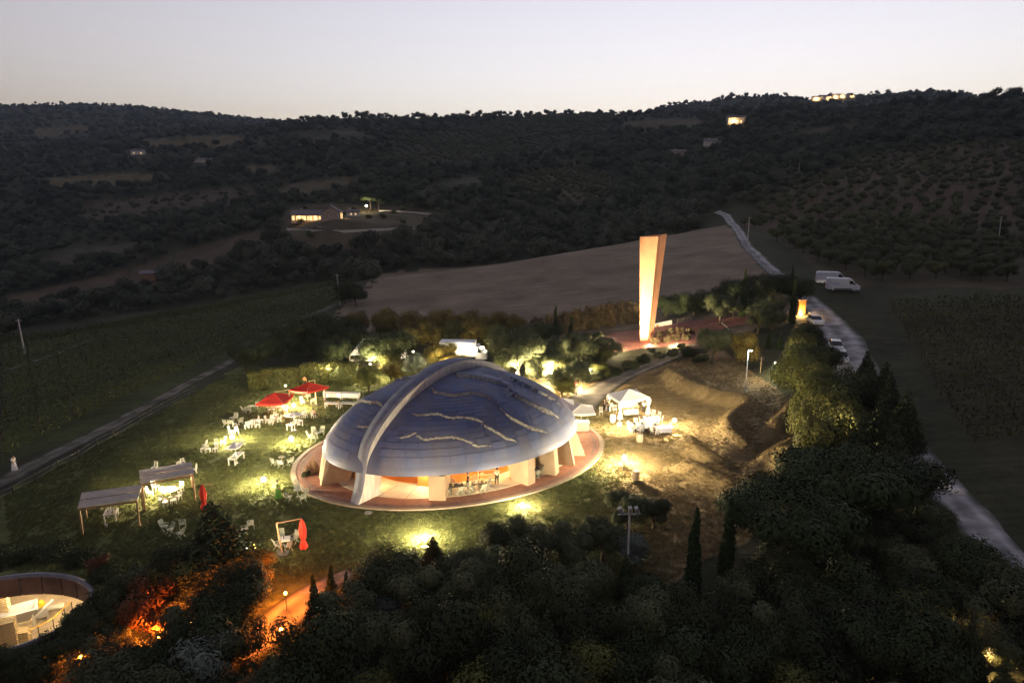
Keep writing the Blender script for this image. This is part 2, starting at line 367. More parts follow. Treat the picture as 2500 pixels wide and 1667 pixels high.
M['wood'] = mat('brown_wood', (.24, .15, .09), .7, .25, 3, stretch=(1, 1, .2))
M['palewood'] = mat('pale_wood', (.50, .38, .22), .7, .2, 3, stretch=(1, 1, .2))
M['barrel'] = mat('barrel_oak', (.46, .38, .27), .7, .2, 3, stretch=(4, 4, .3))
M['slat'] = mat('weathered_reed', (.42, .37, .33), .8, .15, 2)
M['darksteel'] = mat('dark_steel', (.04, .038, .036), .5, spec=.5)
M['steel'] = mat('galvanised', (.38, .38, .39), .45, .1, 3, metal=.4)
M['greychair'] = mat('grey_green_chair', (.34, .36, .30), .6, .1, 3)
M['post'] = mat('timber_post', (.05, .042, .035), .85, .25, 3)
M['pole'] = mat('concrete_pole', (.42, .41, .40), .8, .15, 2)
M['skin'] = mat('skin', (.42, .26, .18), .6)
M['hair'] = mat('hair', (.03, .02, .015), .6)
M['black'] = mat('black_cloth', (.02, .02, .022), .8)
M['rubber'] = mat('rubber', (.02, .02, .02), .8)
M['glass'] = mat('dark_glass', (.015, .018, .025), .08, spec=.8)
M['vanpaint'] = mat('white_van_paint', (.50, .53, .62), .28, .04, 1, spec=.5)
M['carsilver'] = mat('silver_car_paint', (.62, .63, .66), .25, .03, 1, spec=.5)
M['corten'] = mat('red_steel', (.72, .36, .20), .6, .12, .8, .08, 10)
M['redearth'] = mat('red_gravel', (.30, .13, .10), .95, .25, 1, .4, 8)
M['stonewall'] = mat('stone_wall', (.38, .31, .25), .9, .3, 2, .4, 8)
M['roof'] = mat('roof_tiles', (.16, .14, .16), .8, .25, 2, .5, 10)
M['plaster'] = mat('pale_plaster', (.55, .52, .48), .85, .12, 2)
M['bark'] = mat('bark', (.085, .065, .05), .95, .35, 3, .6, 10)
M['pit_wall'] = mat('rusty_wall', (.11, .065, .05), .8, .35, .8, .2, 8)
M['pit_rim'] = mat('rim_metal', (.17, .16, .19), .5, .15, 2)
M['pit_floor'] = mat('yard_floor', (.50, .40, .30), .85, .15, 1)
M['lamp_warm'] = emis('lamp_lens_warm', (1., .80, .42), 9)
M['lamp_white'] = emis('lamp_lens_white', (.75, .85, 1.), 9)
M['lamp_orange'] = emis('lamp_lens_orange', (1., .33, .05), 3)
M['window_lit'] = emis('lit_window', (1., .62, .24), .05)
M['window_dim'] = emis('dim_window', (1., .62, .25), .03)

def P2(pt): return (pt[0], pt[1])
# ------------------------------------------------------------------ roads, tracks, paths as sheets laid on the ground
def ribbon(name, pts, widths, m, lift=.05, label=None, cat=None, step=1.2, jit=.25, cross=15):
    pts = np.array([P2(p) for p in pts], float); w = np.array(widths, float) if hasattr(widths, '__len__') else np.full(len(pts), widths)
    seg = np.hypot(*np.diff(pts, axis=0).T); s = np.concatenate([[0], np.cumsum(seg)])
    n = max(8, int(s[-1] / step)); t = np.linspace(0, s[-1], n)
    x = np.interp(t, s, pts[:, 0]); y = np.interp(t, s, pts[:, 1]); W_ = np.interp(t, s, w)
    k = max(3, int(4 / step)) ; x = _sm(x, 0, k); y = _sm(y, 0, k)
    dx = np.gradient(x); dy = np.gradient(y); l = np.hypot(dx, dy) + 1e-9; nx, ny = -dy / l, dx / l
    c = np.linspace(-.5, .5, cross)
    XX = x[:, None] + nx[:, None] * c * W_[:, None]; YY = y[:, None] + ny[:, None] * c * W_[:, None]
    e = fbm(t / 7, t * 0 + len(name), 4) * jit; e2 = fbm(t / 6, t * 0 + 9.3, 4) * jit
    XX[:, 0] -= nx * e; YY[:, 0] -= ny * e; XX[:, -1] += nx * e2; YY[:, -1] += ny * e2
    ZZ = zf(XX, YY) + lift
    ZZ[:, 0] -= lift + .03; ZZ[:, -1] -= lift + .03
    idx = np.arange(n * cross).reshape(n, cross)
    Q = np.stack([idx[:-1, :-1], idx[1:, :-1], idx[1:, 1:], idx[:-1, 1:]], -1).reshape(-1, 4)
    me = np_mesh(name, np.stack([XX, YY, ZZ], -1).reshape(-1, 3), Q[:, ::-1], m, True)
    a_ = np.abs(np.linspace(-1, 1, cross))[None, :]; rut = np.exp(-((a_ - .45) / .2) ** 2); worn = np.clip(.72 + .38 * rut - np.clip((a_ - .62) / .38, 0, 1) * .75 + .55 * fbm(XX / 1.5, YY / 1.5, 3), .12, 1.15)
    c = worn[..., None] * np.ones(3) + (1 - np.minimum(worn, 1))[..., None] * np.array((.02, .05, -.02))
    ca = me.color_attributes.new('tone', 'FLOAT_COLOR', 'POINT'); ca.data.foreach_set('color', np.concatenate([np.maximum(c, .05).reshape(-1, 3), np.ones((n * cross, 1))], 1).astype(np.float32).ravel())
    if not m.get('toned'):
        m['toned'] = 1; N = m.node_tree.nodes; L = m.node_tree.links; p_ = N['Principled BSDF']; srcs = p_.inputs['Base Color'].links[0].from_socket
        at = N.new('ShaderNodeVertexColor'); at.layer_name = 'tone'; mu = N.new('ShaderNodeVectorMath'); mu.operation = 'MULTIPLY'; L.new(srcs, mu.inputs[0]); L.new(at.outputs['Color'], mu.inputs[1]); L.new(mu.outputs[0], p_.inputs['Base Color'])
    o = link(name, me)
    return tag(o, label, cat, kind='structure')
ROAD_PX = [(1745,516),(1775,525),(1800,560),(1822,600),(1862,640),(1920,690),(1975,735),(2020,775),(2060,830),(2085,900),(2100,960),(2140,1020),(2225,1100),(2290,1180),(2380,1270),(2470,1375),(2560,1480)]
road_pts = [P(*p) for p in ROAD_PX]
ribbon('gravel_road', road_pts, [3.4,3.4,3.4,3.4,3.6,3.8,4.4,5.4,6.2,6.2,5.6,4.4,3.6,3.4,3.4,3.4,3.4], M['gravel'], .06, 'pale gravel road winding past the parked vans', 'road', .8, 1.1)
TRACK_PX = [(-120,1235),(0,1178),(110,1120),(230,1062),(340,1002),(420,958),(520,905),(600,862),(660,815),(740,775),(830,738)]
track_pts = [P(*p) for p in TRACK_PX]
ribbon('farm_track', track_pts, [3.6,3.4,3.2,2.9,2.7,2.4,2.2,2.2,2.2,2.3,2.4], M['track'], .05, 'dusty farm track beside the fence and vines', 'track', .8, 1.3)
ribbon('gravel_path', [P(*p) for p in [(1395,1010),(1420,975),(1470,945),(1545,908),(1620,878),(1690,852)]], [6.5,5.2,4.0,3.2,2.8,2.2], M['path'], .05, 'packed gravel path curving up from the bar', 'path', .8, .5)
ribbon('field_path', [P(*p) for p in [(-40,925),(60,890),(150,858),(250,820)]], 1.6, M['track'], .05, 'faint path across the left vineyard', 'path', 1.5, .6)
ribbon('hillside_track', [P(*p) for p in [(1743,522),(1690,528),(1640,533)]], 2.2, M['track'], .1, 'short track leaving the gravel road', 'track', 2, .4)
ribbon('house_drive', [P(*p) for p in [(905,518),(960,516),(1020,520),(1100,530)]], 2.4, M['track'], .15, 'pale drive on the knoll beside the lit house', 'track', 2, .3)
ribbon('knoll_terrace_track', [P(*p) for p in [(705,560),(790,566),(880,566),(1010,560)]], 1.5, M['track'], .15, 'pale track below the lit house', 'track', 2, .3)
ribbon('lower_orange_path', [P(*p) for p in [(900,1372),(850,1400),(790,1430),(740,1456),(690,1490),(640,1535),(590,1590),(540,1660)]], [1.2,1.8,2.4,2.8,3.0,3.0,2.6,2.0], M['path'], .05, 'path lit orange among the dark shrubs', 'path', .8, .5)

# ------------------------------------------------------------------ the shell building
DC = np.array([-5.85, 67.75]); DA, DB, DTH, DZ, DH, DN = 13.68, 10.02, R(29.73), 2.72, 6.78, 1.21
dct, dst = math.cos(DTH), math.sin(DTH)
def d2w(x, y): return DC[0] + x * dct - y * dst, DC[1] + x * dst + y * dct
def w2d(X, Y): return (X - DC[0]) * dct + (Y - DC[1]) * dst, -(X - DC[0]) * dst + (Y - DC[1]) * dct
def dome_h(x, y):
    rho = np.clip(np.hypot(x / DA, y / DB), 0, 1); return DH * np.maximum(1 - rho ** 1.9, 0) ** .62
def on_dome(px, py):
    d = ray(px, py); t = np.linspace(50, 95, 4000); X = t * d[0]; Y = t * d[1]; Z = CAMZ + t * d[2]
    x, y = w2d(X, Y); rho = np.hypot(x / DA, y / DB)
    hit = (rho < 1) & (Z < DZ + dome_h(x, y))
    if not hit.any():
        k = int(np.argmin(np.where(rho < 1.05, Z - DZ - dome_h(x, y), 1e9))); 
    else: k = int(np.argmax(hit))
    return float(x[k]), float(y[k])
def zA(p): return on_dome(860 + p[0] / 5.227, 860 + p[1] / 5.227)
def zB(p): return on_dome(1150 + p[0] / 6.273, 870 + p[1] / 6.273)
CRACKS = [  # points on the shell, step height, band width
 ([zA(p) for p in [(560,1075),(640,1085),(720,1060),(820,1020),(832,1060),(870,1085),(930,1110),(1050,1090),(1180,1080),(1280,1075),(1380,1095),(1450,1115),(1520,1150),(1600,1195),(1690,1185),(1770,1190)]], .16, .16),
 ([zA(p) for p in [(735,780),(830,795),(930,795),(1020,785),(1100,780),(1180,815),(1280,835),(1400,825),(1500,835),(1600,860),(1680,890),(1684,930),(1760,970),(1850,1020),(1950,1080),(2060,1120),(2110,1170),(2140,1220)]], .20, .24),
 ([zA(p) for p in [(1000,430),(1050,510),(1130,520),(1200,540),(1290,550),(1400,535),(1500,515),(1600,530),(1700,560),(1800,620),(1850,670),(1890,730),(1950,790),(2050,850),(2150,900),(2250,950)]] + [zB(p) for p in [(800,1030),(900,1085),(1000,1110),(1100,1145),(1200,1190)]], .22, .32),
 ([zA(p) for p in [(1290,250),(1330,290),(1450,305),(1600,330),(1750,360),(1850,390),(1950,435),(2030,512),(2100,562),(2200,612)]] + [zB(p) for p in [(620,590),(700,625),(800,672),(900,715),(960,745),(1010,775),(1100,810),(1200,850),(1300,910),(1370,960),(1410,1005)]], .30, .62),
 ([zB(p) for p in [(10,180),(150,200),(300,232),(430,272),(520,310),(650,370),(780,430),(900,490),(1000,538),(1100,588),(1200,640),(1280,690),(1350,745),(1405,795)]], .34, .46),
 ([zA(p) for p in [(510,372),(560,365),(620,352),(700,342),(735,372)]], .30, .3),
 ([zA(p) for p in [(20,668),(130,625),(190,635),(260,648),(345,640),(400,690),(470,685)]], .30, .28),
 ([zA(p) for p in [(70,940),(150,950),(240,962),(305,975)]], .18, .16),
]
def resamp(pts, step=.12):
    p = np.array(pts); s = np.concatenate([[0], np.cumsum(np.hypot(*np.diff(p, axis=0).T))]); n = max(4, int(s[-1] / step)); t = np.linspace(0, s[-1], n)
    return np.stack([np.interp(t, s, p[:, 0]), np.interp(t, s, p[:, 1])], 1), t / s[-1]
CR = []
for i, (pts, h, w) in enumerate(CRACKS):
    p, t = resamp(pts); jit = rng.normal(size=(len(p), 2)) * .02
    CR.append((p + jit, t, h * (.75 if i in (2, 3, 4, 5, 6) else .45), w * (1.0 if i in (3, 4) else .85)))
def crack_disp(x, y):
    """plates overlap: the plate above each fissure stands proud"""
    sh = x.shape; x = x.ravel(); y = y.ravel(); out = np.zeros(x.shape); mind = np.full(x.shape, 9.)
    rho = np.hypot(x / DA, y / DB)
    for p, t, h, w in CR:
        bb = (x > p[:, 0].min() - 2) & (x < p[:, 0].max() + 2) & (y > p[:, 1].min() - 2) & (y < p[:, 1].max() + 2)
        k = np.where(bb)[0]
        for c0 in range(0, len(k), 4000):
            kk = k[c0:c0 + 4000]; d2 = (x[kk, None] - p[:, 0]) ** 2 + (y[kk, None] - p[:, 1]) ** 2
            j = d2.argmin(1); d = np.sqrt(d2[np.arange(len(kk)), j])
            rp = np.hypot(p[j, 0] / DA, p[j, 1] / DB); up = rho[kk] < rp
            tap = np.clip(np.minimum(t[j] * 10, (1 - t[j]) * 6), 0, 1)
            inner = (j > 0) & (j < len(p) - 1)
            out[kk] = np.maximum(out[kk], np.where(up & inner, h * tap * np.exp(-(d / 1.1) ** 2), 0))
            mind[kk] = np.minimum(mind[kk], np.where(inner, d / np.maximum(w * tap, .05), 9))
    return out.reshape(sh), mind.reshape(sh)
def dome_pts(rho, u, off=0., disp=None):
    x = DA * rho * np.cos(u); y = DB * rho * np.sin(u)
    if disp is None: disp, _ = crack_disp(x, y)
    h = dome_h(x, y); cv = rho ** (1 / DN)
    # outward normal of the smooth shell (approximate)
    nx = np.cos(u) * cv / DA * 10; ny = np.sin(u) * cv / DB * 10; nz = np.sqrt(np.maximum(1 - cv * cv, .02)) / DH * 6; l = np.sqrt(nx * nx + ny * ny + nz * nz)
    k = (off + disp) / l
    x2, y2 = x + nx * k, y + ny * k; X, Y = d2w(x2, y2)
    return X, Y, DZ + h + nz * k
shell = empty('shell_building', (DC[0], DC[1], 0), 0, 'cracked turtle shell dome on a round terracotta terrace', 'building')
SO = Vector((DC[0], DC[1], 0))
def part(name, V, Q, m, parent=shell, smooth=True, off=SO):
    V = np.asarray(V, float) - np.array(off)
    return link(name, np_mesh(name, V, Q, m, smooth), parent)
def build_shell():
    nu, nv = 520, 150
    u = np.linspace(0, 2 * np.pi, nu, endpoint=False); vv = np.linspace(0, np.pi / 2, nv); rho = np.cos(vv)[::-1] ** DN; rho = np.concatenate([rho]); rho[0] = .002
    rho[-1] = 1
    U, Rr = np.meshgrid(u, rho, indexing='ij'); X, Y, Z = dome_pts(Rr, U)
    # underside: shallow bowl back to the ceiling
    ru = np.array([.995, .975, .95, .9, .8, .6, .3, .003]); zu = DZ - np.array([.05, .12, .2, .32, .42, .46, .48, .5])
    U2, R2 = np.meshgrid(u, ru, indexing='ij'); X2, Y2 = d2w(DA * R2 * np.cos(U2), DB * R2 * np.sin(U2)); Z2 = np.broadcast_to(zu, X2.shape)
    V = np.stack([np.concatenate([X, X2], 1), np.concatenate([Y, Y2], 1), np.concatenate([Z, Z2], 1)], -1); n = V.shape[1]
    idx = np.arange(nu * n).reshape(nu, n); nx = np.roll(idx, -1, 0)
    Q = np.stack([idx[:, :-1], idx[:, 1:], nx[:, 1:], nx[:, :-1]], -1).reshape(-1, 4)
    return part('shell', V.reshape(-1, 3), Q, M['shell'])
dome = build_shell()
# fissure faces: rough stone bands along every crack
for i, (p, t, h, w) in enumerate(CR):
    rr = np.hypot(p[:, 0], p[:, 1])[:, None]; rad = p / rr; tap = np.clip(np.minimum(t * 14, (1 - t) * 7), .12, 1)[:, None]
    rows = []
    for f, o in ((-.10, h), (.12, h * .8), (.5, h * .35), (.85, .0)):
        q = p + rad * (f * w * tap) + rng.normal(size=p.shape) * .012
        rho_ = np.hypot(q[:, 0] / DA, q[:, 1] / DB); uu = np.arctan2(q[:, 1] / DB, q[:, 0] / DA)
        rows.append(np.stack(dome_pts(rho_, uu, .012, o * tap[:, 0] + rng.normal(size=len(p)) * .008), -1))
    V = np.stack(rows, 1); n, k = V.shape[:2]; idx = np.arange(n * k).reshape(n, k)
    Q = np.stack([idx[:-1, :-1], idx[:-1, 1:], idx[1:, 1:], idx[1:, :-1]], -1).reshape(-1, 4)
    link('fissure', np_mesh('fissure', V.reshape(-1, 3) - np.array(SO), Q, M['fissure'], False), dome)
# cladding panels, laid in rings like courses; the 300 that show largest are single parts
def panels():
    cells = []; rings = np.linspace(.12, .985, 25)
    for i in range(len(rings) - 1):
        r0, r1 = rings[i], rings[i + 1]; rm = (r0 + r1) / 2
        nc = max(10, int(2 * np.pi * rm * math.sqrt((DA ** 2 + DB ** 2) / 2) / 1.2)); sh = .5 * (i % 2)
        for j in range(nc): cells.append((r0, r1, 2 * np.pi * (j + sh) / nc, 2 * np.pi * (j + 1 + sh) / nc))
    data = []
    n = 4; f = np.linspace(0, 1, n + 1)
    for r0, r1, u0, u1 in cells:
        g = .014; gu = .024 / (r0 * 12 + 1)
        a, b = np.meshgrid(r0 + (r1 - r0) * f, u0 + gu + (u1 - u0 - 2 * gu) * f, indexing='ij')
        a = np.clip(a, r0 + g * .13, r1 - g * .13)
        x, y = DA * a * np.cos(b), DB * a * np.sin(b)
        data.append((a, b, x, y))
    X = np.stack([d[2] for d in data]); Y = np.stack([d[3] for d in data]); D_, md = crack_disp(X, Y)
    idx = np.arange((n + 1) ** 2).reshape(n + 1, n + 1); Q = np.stack([idx[:-1, :-1], idx[1:, :-1], idx[1:, 1:], idx[:-1, 1:]], -1).reshape(-1, 4)
    # keep clear of the arch and of the fissures
    keep = []
    for k, (a, b, x, y) in enumerate(data):
        if md[k].min() < .55 or D_[k].max() - D_[k].min() > .11: continue
        wx, wy = d2w(x, y); s = (wx - ARC0[0]) * ARD[1] - (wy - ARC0[1]) * ARD[0]
        if np.abs(s).min() < .75 or s.min() * s.max() < 0: continue
        off = .022 + .010 * rng.random()
        V = np.stack(dome_pts(a, b, off, D_[k]), -1)
        px, py = proj(V[..., 0], V[..., 1], V[..., 2])
        area = .5 * ((px[0, 0] - px[-1, -1]) * (py[0, -1] - py[-1, 0]) - (px[0, -1] - px[-1, 0]) * (py[0, 0] - py[-1, -1]))
        keep.append((area, V.reshape(-1, 3)))
    sgn = np.sign(np.median([k[0] for k in keep if abs(k[0]) > 100]) or 1)
    keep.sort(key=lambda k: -k[0] * sgn)
    for a, V in keep[:290]:
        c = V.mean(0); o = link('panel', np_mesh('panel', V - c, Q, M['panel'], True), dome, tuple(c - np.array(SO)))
    if len(keep) > 290:
        V = np.concatenate([k[1] for k in keep[290:]]); m = (n + 1) ** 2
        QQ = np.concatenate([Q + i * m for i in range(len(keep) - 290)])
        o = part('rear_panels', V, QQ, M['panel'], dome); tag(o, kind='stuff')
# arch that straddles the shell
ARC_F = np.array([-14.67, 57.08]); AZR = R(55); ARD = np.array([math.cos(AZR), math.sin(AZR)]); ARN = np.array([ARD[1], -ARD[0]])
ARC0 = ARC_F + ARN * .6
ap = [(0,-.3),(1.2,2.4),(2.8,4.9),(4.8,6.9),(6.8,8.55),(8.9,9.7),(11.1,10.4),(13.5,10.62)]
ap = ap + [(27 - s, z) for s, z in ap[-2::-1]]
ap = np.array(ap); tt = np.linspace(0, 1, 121)
cs = np.concatenate([[0], np.cumsum(np.hypot(*np.diff(ap, axis=0).T))]); cs /= cs[-1]
AS = _sm(np.interp(tt, cs, ap[:, 0]), 0, 3); AZs = _sm(np.interp(tt, cs, ap[:, 1]), 0, 3)
_q = ARC0[:, None] + ARD[:, None] * AS; _x, _y = w2d(_q[0], _q[1]); _rho = np.hypot(_x / DA, _y / DB)
AZs = np.where(_rho < .99, np.maximum(AZs, DZ + dome_h(_x, _y) + .62 + .45 * np.clip(1 - _rho, 0, 1)), AZs); AZs = _sm(AZs, 0, 2.0)
AS[0], AS[-1] = -.35, 27.35; AZs[0] = AZs[-1] = -.3
panels()
def arch():
    V = []; ds = np.gradient(AS); dz = np.gradient(AZs); l = np.hypot(ds, dz); ns, nz = -dz / l, ds / l
    for i in range(len(AS)):
        f = abs(2 * i / (len(AS) - 1) - 1); w = 1.6 - .6 * f ** 2; dep = 1.5 + .9 * f ** 3
        for side in (-.5, .5):
            for e in (0, -dep):
                s = AS[i] + ns[i] * e; z = max(AZs[i] + nz[i] * e, -.4)
                if e < 0 and f > .93: z = -.4; s = AS[i] + (3.4 if i < 60 else -3.4) * (1 if True else 0)
                if e < 0 and f <= .93: s = AS[i] + ns[i] * e
                q = ARC0 + ARD * s + ARN * side * w; V.append((q[0], q[1], z))
    V = np.array(V) - np.array(SO); n = len(AS); k = np.arange(n - 1) * 4
    top = np.stack([k, k + 4, k + 6, k + 2], 1); bot = np.stack([k + 1, k + 3, k + 7, k + 5], 1)
    sl = np.stack([k, k + 1, k + 5, k + 4], 1); sr = np.stack([k + 2, k + 6, k + 7, k + 3], 1)
    a = link('arch', np_mesh('arch', V, np.concatenate([bot, sl, sr]), M['concrete'], False), shell)
    # darker, bluer capping lies on top of the rib
    V2 = []
    for i in range(n):
        f = abs(2 * i / (n - 1) - 1); w = 1.6 - .6 * f ** 2 + .02
        for side in (-.5, .5):
            for e in (.02, -.03):
                q = ARC0 + ARD * (AS[i] + ns[i] * e) + ARN * side * w; V2.append((q[0], q[1], AZs[i] + nz[i] * e))
    V2 = np.array(V2) - np.array(SO)
    link('capping', np_mesh('capping', V2, np.concatenate([top, bot, sl, sr]), M['arch_top'], False), a)
arch()
# terrace
PC, PA, PB, PTH = np.array([-6.14, 70.12]), 17.23, 13.63, R(30.38)
def ell(c, a, b, th, s, n=128):
    u = np.linspace(0, 2 * np.pi, n, endpoint=False); x = a * s * np.cos(u); y = b * s * np.sin(u)
    return np.stack([c[0] + x * math.cos(th) - y * math.sin(th), c[1] + x * math.sin(th) + y * math.cos(th)], 1)
def disc(name, E0, z, m, thick=.4, label=None, cat=None, kind='structure', parent=None):
    n = len(E0); V = [(*p, z) for p in E0] + [(*p, z - thick) for p in E0]
    me = bpy.data.meshes.new(name); me.from_pydata(V, [], [tuple(range(n))] + [(i, i + n, (i + 1) % n + n, (i + 1) % n) for i in range(n)]); me.materials.append(m)
    o = link(name, me, parent); return tag(o, label, cat, kind=kind) if kind else o
def ring(name, E0, E1, z0, z1, m, parent=None):
    """flat ring between two outlines, top at z1, skirt to z0"""
    n = len(E0); V = [(*p, z1) for p in E0] + [(*p, z1) for p in E1] + [(*p, z0) for p in E0] + [(*p, z0) for p in E1]; F = []
    for i in range(n):
        j = (i + 1) % n; F += [(i, j, n + j, n + i), (n + i, n + j, 3 * n + j, 3 * n + i), (j, i, 2 * n + i, 2 * n + j)]
    me = bpy.data.meshes.new(name); me.from_pydata(V, [], F); me.materials.append(m); return link(name, me, parent)
terr = disc('terrace', ell(PC, PA, PB, PTH, .975), .10, M['terracotta'], .5, 'round terracotta terrace under the dome', 'terrace')
tag(ring('terrace_gutter', ell(PC, PA, PB, PTH, .925), ell(PC, PA, PB, PTH, .955), .09, .106, M['kerb']), kind='structure')
tag(ring('terrace_edging', ell(PC, PA, PB, PTH, .972), ell(PC, PA, PB, PTH, 1.0), -.2, .14, M['edging']), kind='structure')
disc('interior_floor', ell(DC + np.array([.25, .7]), DA, DB, DTH, .965), .118, M['cream_floor'], .1)
disc('inner_wood_floor', ell(DC + np.array([.1, .6]), DA, DB, DTH, .66), .128, M['orange'], .1)
for k_ in range(26):   # joints between the pale floor slabs
    u_ = 2 * math.pi * (k_ + .3) / 26; a_ = d2w(DA * .67 * math.cos(u_), DB * .67 * math.sin(u_)); b_ = d2w(DA * .96 * math.cos(u_ + .05), DB * .96 * math.sin(u_ + .05))
    MB().bar((a_[0] - SO.x, a_[1] - SO.y, .1195), (b_[0] - SO.x, b_[1] - SO.y, .1195), .05, .004).build('floor_joint', M['kerb'], shell)
# leaning piers between ground and shell
PIERS_PX = [(782,1184,.5),(1067,1222,1.5),(1298,1182,1.1),(1361,1157,1.05),(1403,1132,1.05),(1427,1108,1.05)]
def pier(foot, w):
    F_ = np.array(foot[:2]); x, y = w2d(*F_); u = math.atan2(y / DB, x / DA); rf = math.hypot(x / DA, y / DB)
    def pos(rho): return np.array(d2w(DA * rho * math.cos(u), DB * rho * math.sin(u)))
    d = (pos(1) - pos(0)); d /= np.linalg.norm(d); nrm = np.array([-d[1], d[0]])
    pr = [(rf, .1), (rf - .20, .1), (rf - .28, DZ - .42), (.985, DZ - .05), (.995, DZ - .02)] if rf > 1.0 else [(rf, .1), (rf - .28, .1), (rf - .30, DZ - .44), (.93, DZ - .3), (.96, DZ - .22)]
    mb = MB(); V = []
    for s in (-.5, .5):
        for rho, z in pr: q = pos(rho) + nrm * s * w; V.append((q[0] - SO.x, q[1] - SO.y, z))
    n = len(pr); mb.add(V, [tuple(range(n)), tuple(range(2 * n - 1, n - 1, -1))] + [(i, i + n, (i + 1) % n + n, (i + 1) % n) for i in range(n)])
    return mb.build('pier', M['pier'], shell, bevel=.02), u, rf
pus = []
for px, py, w in PIERS_PX: pus.append(pier(gz(px, py, .1), w)[1])
for du in (75, 100, 125, 150, 172): # rear piers carry the far side
    u = R(du); q = d2w(DA * 1.03 * math.cos(u), DB * 1.03 * math.sin(u)); pier(q, 1.1)
# yellow wall panels stand back between the right-hand piers, ochre inner wall behind
def wall_arc(name, s, u0, u1, z0, z1, m, th=.12, n=14, parent=shell):
    u = np.linspace(u0, u1, n); V = []
    for k in (s, s - th / 12):
        for z in (z0, z1):
            X, Y = d2w(DA * k * np.cos(u), DB * k * np.sin(u)); V.append(np.stack([X - SO.x, Y - SO.y, np.full(n, z)], 1))
    V = np.concatenate(V); F = []
    for i in range(n - 1):
        F += [(i, i + 1, n + i + 1, n + i), (2 * n + i + 1, 2 * n + i, 3 * n + i, 3 * n + i + 1), (n + i, n + i + 1, 3 * n + i + 1, 3 * n + i)]
    F += [(0, n, 3 * n, 2 * n), (n - 1, 3 * n - 1, 4 * n - 1, 2 * n - 1)]
    me = bpy.data.meshes.new(name); me.from_pydata(V.tolist(), [], F); me.materials.append(m); return link(name, me, parent)
pr_ = sorted(pus)
rp = [u for u in pus[2:]]
for u0, u1 in zip(rp[:-1], rp[1:]):
    wall_arc('yellow_panel', .86, u0 + .035, (u0 + u1) / 2 - .01, .118, DZ - .44, M['yellow'])
    wall_arc('yellow_panel', .84, (u0 + u1) / 2 + .01, u1 - .035, .118, DZ - .44, M['yellow'])
wall_arc('yellow_panel', .86, pus[0] - .06, pus[0] - .02, .118, DZ - .4, M['yellow'])
wall_arc('inner_wall', .66, R(-134), R(-112), .13, DZ - .48, M['orange'], n=12)
wall_arc('inner_wall', .62, R(-58), R(-30), .13, DZ - .48, M['orange'], n=12)
wall_arc('inner_wall', .45, R(15), R(195), .118, DZ - .48, M['orange'], n=60)
wall_arc('inner_wall', .80, R(-8), R(205), .118, DZ - .48, M['orange'], n=50)

# ------------------------------------------------------------------ vegetation library
def leafmat(name, col, objvar=.3, var=.35): return mat(name, col, .75, var, 1.3, spec=.15, objvar=objvar)
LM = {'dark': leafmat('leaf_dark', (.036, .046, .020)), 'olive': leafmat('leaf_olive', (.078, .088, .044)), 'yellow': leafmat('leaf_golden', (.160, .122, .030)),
      'laurel': leafmat('leaf_laurel', (.100, .105, .030)), 'cypress': leafmat('leaf_cypress', (.032, .050, .018)), 'vine': leafmat('leaf_vine', (.062, .074, .024)),
      'far': leafmat('leaf_far', (.055, .064, .043), .55, .25), 'rust': leafmat('leaf_rust', (.13, .055, .022)), 'pine': leafmat('leaf_pine', (.036, .052, .02)),
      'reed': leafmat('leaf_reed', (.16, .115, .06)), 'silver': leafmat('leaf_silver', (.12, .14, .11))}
def leaves(C, Nn, size, seed=0, aspect=1.7, droop=0.):
    """one quad per leaf spray at centres C facing roughly Nn"""
    r = np.random.default_rng(seed); n = len(C); s = size * (.6 + .8 * r.random(n))[:, None]
    d = Nn * .6 + r.normal(size=(n, 3)) * .75; d /= np.linalg.norm(d, axis=1)[:, None] + 1e-9
    t = r.normal(size=(n, 3)); t[:, 2] += .6 - droop; t -= d * (t * d).sum(1)[:, None]; t /= np.linalg.norm(t, axis=1)[:, None] + 1e-9
    b = np.cross(d, t); a1 = t * s * aspect * .5; b1 = b * s * .5
    V = np.stack([C - a1, C + b1 * .8 - a1 * .1, C + a1, C - b1 * .8 - a1 * .1], 1).reshape(-1, 3)
    return V, np.arange(4 * n).reshape(n, 4)
def blobs(n, lobes, seed, fill=.55):
    """points through a set of ellipsoid lobes (x,y,z,rx,ry,rz), denser towards the skin"""
    r = np.random.default_rng(seed); L_ = np.array(lobes, float); w = (L_[:, 3] * L_[:, 4] * L_[:, 5]) ** .67; k = r.choice(len(L_), n, p=w / w.sum())
    d = r.normal(size=(n, 3)); d /= np.linalg.norm(d, axis=1)[:, None]; rad = fill + (1 - fill) * r.random(n) ** .6
    rad *= 1 + .12 * np.sin(d[:, 0] * 7 + k) * np.cos(d[:, 1] * 6 + k * 2) + .10 * r.normal(size=n)
    C = L_[k, :3] + d * L_[k, 3:] * rad[:, None]; Nn = d / L_[k, 3:]; Nn /= np.linalg.norm(Nn, axis=1)[:, None]
    return C, Nn
def limbs(mb, h0, targets, r0, seed, base=(0, 0)):
    r = random.Random(seed)
    mb.tube([(base[0], base[1], -.25), (base[0] + .03, base[1], h0 * .5), (base[0] + .05 * r.uniform(-1, 1), base[1], h0)], [r0 * 1.25, r0, r0 * .8], 7)
    for t in targets:
        m = (t[0] * .4, t[1] * .4, h0 + (t[2] - h0) * .55); mb.tube([(base[0], base[1], h0 * .85), m, t], [r0 * .6, r0 * .38, r0 * .14], 5)
LIB = {}
